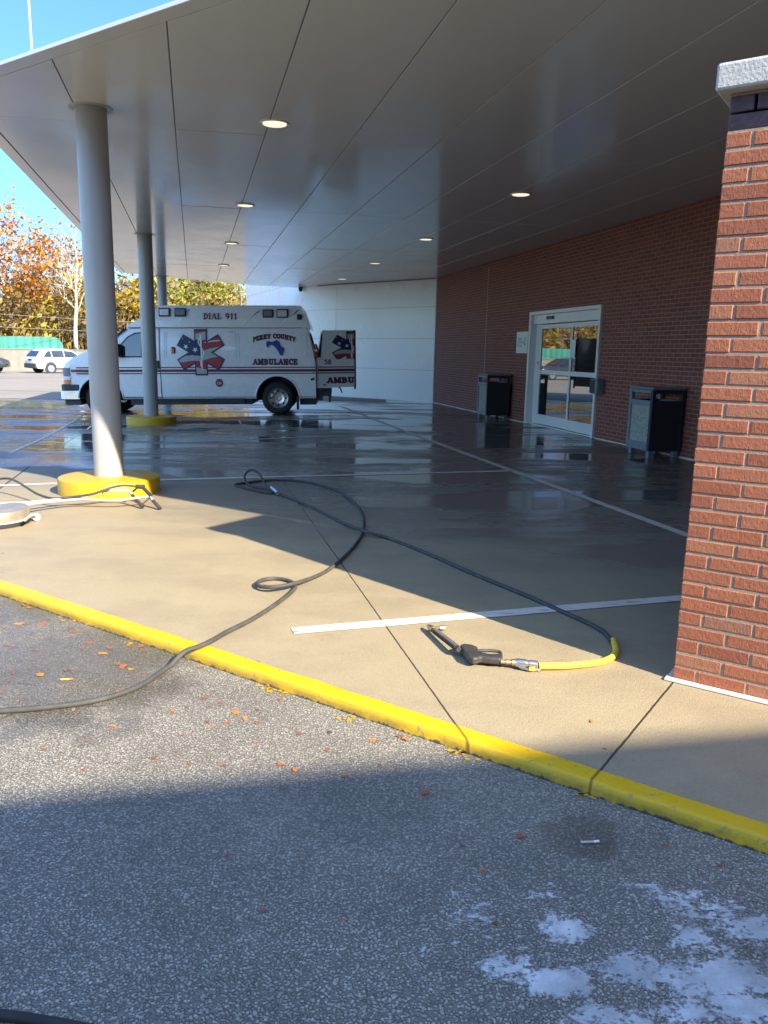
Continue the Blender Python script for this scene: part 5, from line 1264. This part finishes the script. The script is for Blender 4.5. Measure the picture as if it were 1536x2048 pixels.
mb = MB(); mb.tube([cv(1160, 312, .17), cv(1232, 314, .17)], [.022, .022], 12); mb.tube([cv(1225, 325, .16), cv(1290, 395, .11)], [.018, .016], 12); mb.build('trigger_valve', MT['gun'], scn, smooth=2)
mb = MB(); mb.tube([cv(1160, 335, .15), cv(1135, 352, .14)], .010, 8); mb.tube([cv(1290, 400, .10), cv(1215, 460, .04)], .006, 8); mb.build('trigger', MT['black_plastic'], scn)
mb = MB(); mb.tube(catmull([cv(-200, 260, .10), cv(0, 245, .16), cv(90, 246, .18), cv(180, 290, .15), cv(300, 365, .10), cv(400, 404, .085), cv(480, 412, .09), cv(620, 400, .10), cv(780, 378, .13), cv(880, 345, .165), cv(960, 318, .185), cv(1060, 302, .19), cv(1165, 312, .17)], 5), .011, 10); mb.build('feed_hose', MT['hose'], scn, smooth=True)
mb = MB()
for cx, cy, z in ((530, 425, .085), (880, 372, .12)):
    c = cv(cx, cy, z); mb.tube([c+Vector((0, .012, -.02)), c+Vector((0, -.02, -.01)), c+Vector((0, -.01, .02)), c+Vector((.004, .015, .018))], .003, 5)
mb.build('cable_tie', MT['black_plastic'], scn)

# ------------------------------------------------------------------ soap foam at the bottom right
rnd = random.Random(4); mb = MB(); st_ = .008
x0, x1, y0, y1 = .12, 1.35, 1.42, 2.05
def gz(px, py): p = G(px, py, AZ); return p.x, p.y
blobs = [(1450, 1960, .13, .10, 1.0), (1385, 1885, .09, .08, .9), (1265, 1950, .12, .07, .9), (1110, 1965, .12, .06, .9), (1010, 1930, .10, .05, .8), (1135, 1860, .07, .07, .9), (1195, 1745, .07, .05, .85), (1270, 1760, .08, .04, .75), (1345, 1800, .10, .05, .6), (1500, 1860, .16, .07, .75), (1490, 2010, .12, .07, 1.0), (1090, 1790, .06, .05, .35), (940, 1850, .10, .10, .28), (1200, 2030, .18, .05, .8), (1370, 1960, .1, .08, .8), (1440, 1830, .15, .06, .5), (1390, 2025, .12, .05, .8)]
holes = [(1245, 1835, .07, .075, 1.0), (1175, 1905, .055, .04, .8), (1235, 1995, .07, .025, .6), (1080, 2015, .1, .03, .8), (1330, 1870, .04, .07, .5), (1500, 1990, .05, .02, .4), (1160, 1815, .04, .04, .5)]
BL = [(*gz(a, b), rx, ry, w) for a, b, rx, ry, w in blobs]; HL = [(*gz(a, b), rx, ry, w) for a, b, rx, ry, w in holes]
def foam(x, y):
    v = Vector((x, y, 0)); n1 = noise.fractal(v*7.0+Vector((3, 1, 0)), .9, 2.1, 5)*.32; n2 = noise.fractal(v*30+Vector((9, 4, 2)), .8, 2.1, 4)*.38
    b = 0
    for cx, cy, rx, ry, w in BL: b = max(b, w*math.exp(-((x-cx)/rx)**2-((y-cy)/ry)**2))
    for cx, cy, rx, ry, w in HL: b -= w*math.exp(-((x-cx)/rx)**2-((y-cy)/ry)**2)
    return b+n1+n2-.36
nx, ny = int((x1-x0)/st_), int((y1-y0)/st_); idx = {}; vs = []; fs = []; dens = []
F_ = [[foam(x0+i*st_, y0+j*st_) for j in range(ny+1)] for i in range(nx+1)]
def vid(i, j):
    if (i, j) not in idx:
        idx[i, j] = len(vs); f = F_[i][j]; dens.append(f); vs.append((x0+i*st_, y0+j*st_, AZ+.002+.005*max(0, min(1, f*1.5))))
    return idx[i, j]
for i in range(nx):
    for j in range(ny):
        if max(F_[i][j], F_[i+1][j], F_[i+1][j+1], F_[i][j+1]) > -.16: fs.append((vid(i, j), vid(i+1, j), vid(i+1, j+1), vid(i, j+1)))
mb.add(vs, fs); so = mb.build('soap_suds', MT['soap'], smooth=True, fix=False)
at = so.data.attributes.new('dens', 'FLOAT', 'POINT'); at.data.foreach_set('value', dens)
tag(so, 'white soap suds drying on the asphalt at the bottom right', 'soap suds', kind='stuff')

# ------------------------------------------------------------------ fallen leaves, cigarette ends
def leaf_mesh(seed, mat):
    r_ = random.Random(seed); n = 12; vs = [(0, 0, .004)]
    lob = r_.choice((3, 5, 5)); el = r_.uniform(.45, .9)
    for i in range(n*2):
        a = 2*math.pi*i/(n*2); rr = .6+.4*abs(math.cos(a*lob/2))*r_.uniform(.7, 1.1); vs.append((rr*math.cos(a), rr*el*math.sin(a), .10*math.sin(a*2+seed)+.14*r_.random()))
    me = bpy.data.meshes.new('fallen_leaf'); me.from_pydata(vs, [], [(0, i+1, (i+1) % (n*2)+1) for i in range(n*2)]); me.materials.append(mat); return me
lm = {c: [leaf_mesh(i*3+k, MT[m_]) for i in range(4)] for k, (c, m_) in enumerate((('red', 'leaf_litter'), ('brown', 'leaf_brown'), ('orange', 'leaf_orange')))}
lfs = [(1183, 1442, 'orange', 10, 0), (470, 1425, 'orange', 16, AZ), (490, 1437, 'orange', 12, AZ), (453, 1445, 'red', 9, AZ), (513, 1445, 'red', 9, AZ), (415, 1443, 'red', 8, AZ), (440, 1405, 'brown', 9, AZ), (515, 1419, 'brown', 9, AZ), (513, 1484, 'orange', 10, AZ), (225, 1452, 'orange', 10, AZ), (135, 1340, 'brown', 11, AZ), (80, 1349, 'orange', 12, AZ), (40, 1247, 'orange', 14, AZ), (85, 1247, 'red', 12, AZ), (145, 1262, 'brown', 11, AZ), (205, 1307, 'orange', 12, AZ), (220, 1296, 'red', 9, AZ), (245, 1332, 'red', 13, AZ), (262, 1338, 'orange', 10, AZ), (282, 1292, 'red', 12, AZ), (235, 1328, 'brown', 9, AZ), (402, 1334, 'red', 9, AZ), (410, 1395, 'brown', 9, AZ), (372, 1414, 'brown', 8, AZ), (447, 1531, 'brown', 8, AZ), (562, 1529, 'red', 12, AZ), (590, 1540, 'orange', 11, AZ), (655, 1500, 'red', 10, AZ), (850, 1585, 'red', 14, AZ), (810, 1478, 'orange', 16, AZ), (800, 1472, 'brown', 12, AZ), (745, 1480, 'orange', 12, AZ), (1040, 1672, 'red', 13, AZ), (925, 1692, 'brown', 10, AZ), (990, 1845, 'brown', 9, AZ), (455, 1710, 'brown', 9, AZ), (527, 1820, 'red', 8, AZ), (690, 1838, 'orange', 7, AZ), (965, 1738, 'orange', 9, AZ), (1210, 1497, 'brown', 6, 0), (345, 1425, 'red', 8, AZ), (600, 1467, 'red', 9, AZ), (560, 1398, 'brown', 9, AZ), (180, 1285, 'red', 9, AZ), (70, 1300, 'brown', 8, AZ), (20, 1290, 'red', 8, AZ), (120, 1225, 'red', 10, AZ), (60, 1215, 'orange', 9, AZ), (690, 1552, 'red', 9, AZ), (760, 1530, 'brown', 8, AZ), (1440, 1730, 'brown', 8, AZ), (1330, 1690, 'red', 8, AZ)]
rnd = random.Random(9)
extra = [(rnd.uniform(0, 620), rnd.uniform(1230, 1540)) for _ in range(40)]
for (px, py) in extra:
    q = G(px, py, AZ)
    if (q-K0).dot(KN) < -.2: lfs.append((px, py, rnd.choice(('red', 'brown', 'brown', 'orange')), rnd.uniform(4, 8), AZ))
lbl = {'red': 'small red fallen leaf lying by the kerb', 'brown': 'small brown fallen leaf lying by the kerb', 'orange': 'small orange fallen leaf lying by the kerb'}
for i, (px, py, c, spx, z) in enumerate(lfs):
    o = bpy.data.objects.new('fallen_leaf', lm[c][i % 4]); C.objects.link(o)
    p = G(px, py, z+.003); d = (p-CO).length; s_ = spx/FPX*d
    o.location = p; s_ *= .8; o.scale = (s_, s_*.9, s_*.6); o.rotation_euler = (rnd.uniform(-.15, .15), rnd.uniform(-.15, .15), rnd.uniform(0, 6.28))
    tag(o, lbl[c] if z < 0 else ('orange leaf alone on the concrete beside the joint' if c == 'orange' else 'tiny brown leaf on the concrete by the joint near the kerb'), 'leaf', 'fallen leaves near the kerb')
def butt(px, py, mat, ang, L, label):
    p = G(px, py, AZ+.004); t = thing('cigarette_end', label, 'cigarette end', (p.x, p.y, AZ+.008), ang)
    mb = MB(); mb.tube([(-L/2, 0, 0), (L*.2, 0, 0)], .0042, 10); mb.build('paper', mat, t, smooth=2)
    mb = MB(); mb.tube([(L*.2, 0, 0), (L/2, .002, 0)], .0043, 10); mb.build('filter', MT['leaf_orange'] if mat is MT['hose_yellow'] else MT['decal_white'], t, smooth=2)
butt(1180, 1686, MT['pale_paint'], .1, .06, 'white cigarette end on the wet spot below the kerb')
butt(134, 1360, MT['hose_yellow'], .15, .055, 'yellow cigarette end on the damp asphalt at the left')
# paint drips at the foot of the kerb
rnd = random.Random(21); mb = MB()
for (px, py, n_) in ((515, 1374, 3), (545, 1383, 7), (568, 1391, 2), (690, 1438, 6), (915, 1506, 9), (945, 1515, 4), (1160, 1592, 4), (1178, 1597, 3), (60, 1212, 4), (140, 1240, 5), (255, 1290, 4)):
    for _ in range(n_):
        p = G(px+rnd.gauss(0, 12), py+rnd.gauss(0, 3), AZ); s_ = rnd.uniform(.006, .016); k = 9
        mb.add([(p.x+s_*rnd.uniform(.6, 1.3)*math.cos(2*math.pi*i/k), p.y+s_*.7*rnd.uniform(.6, 1.3)*math.sin(2*math.pi*i/k), AZ+.0045) for i in range(k)], [tuple(range(k))])
o = mb.build('paint_drips', MT['yellow'], fix=False)
if o.data.polygons[0].normal.z < 0: o.data.flip_normals()
tag(o, 'splashes of yellow paint on the asphalt along the kerb', 'paint', kind='stuff')
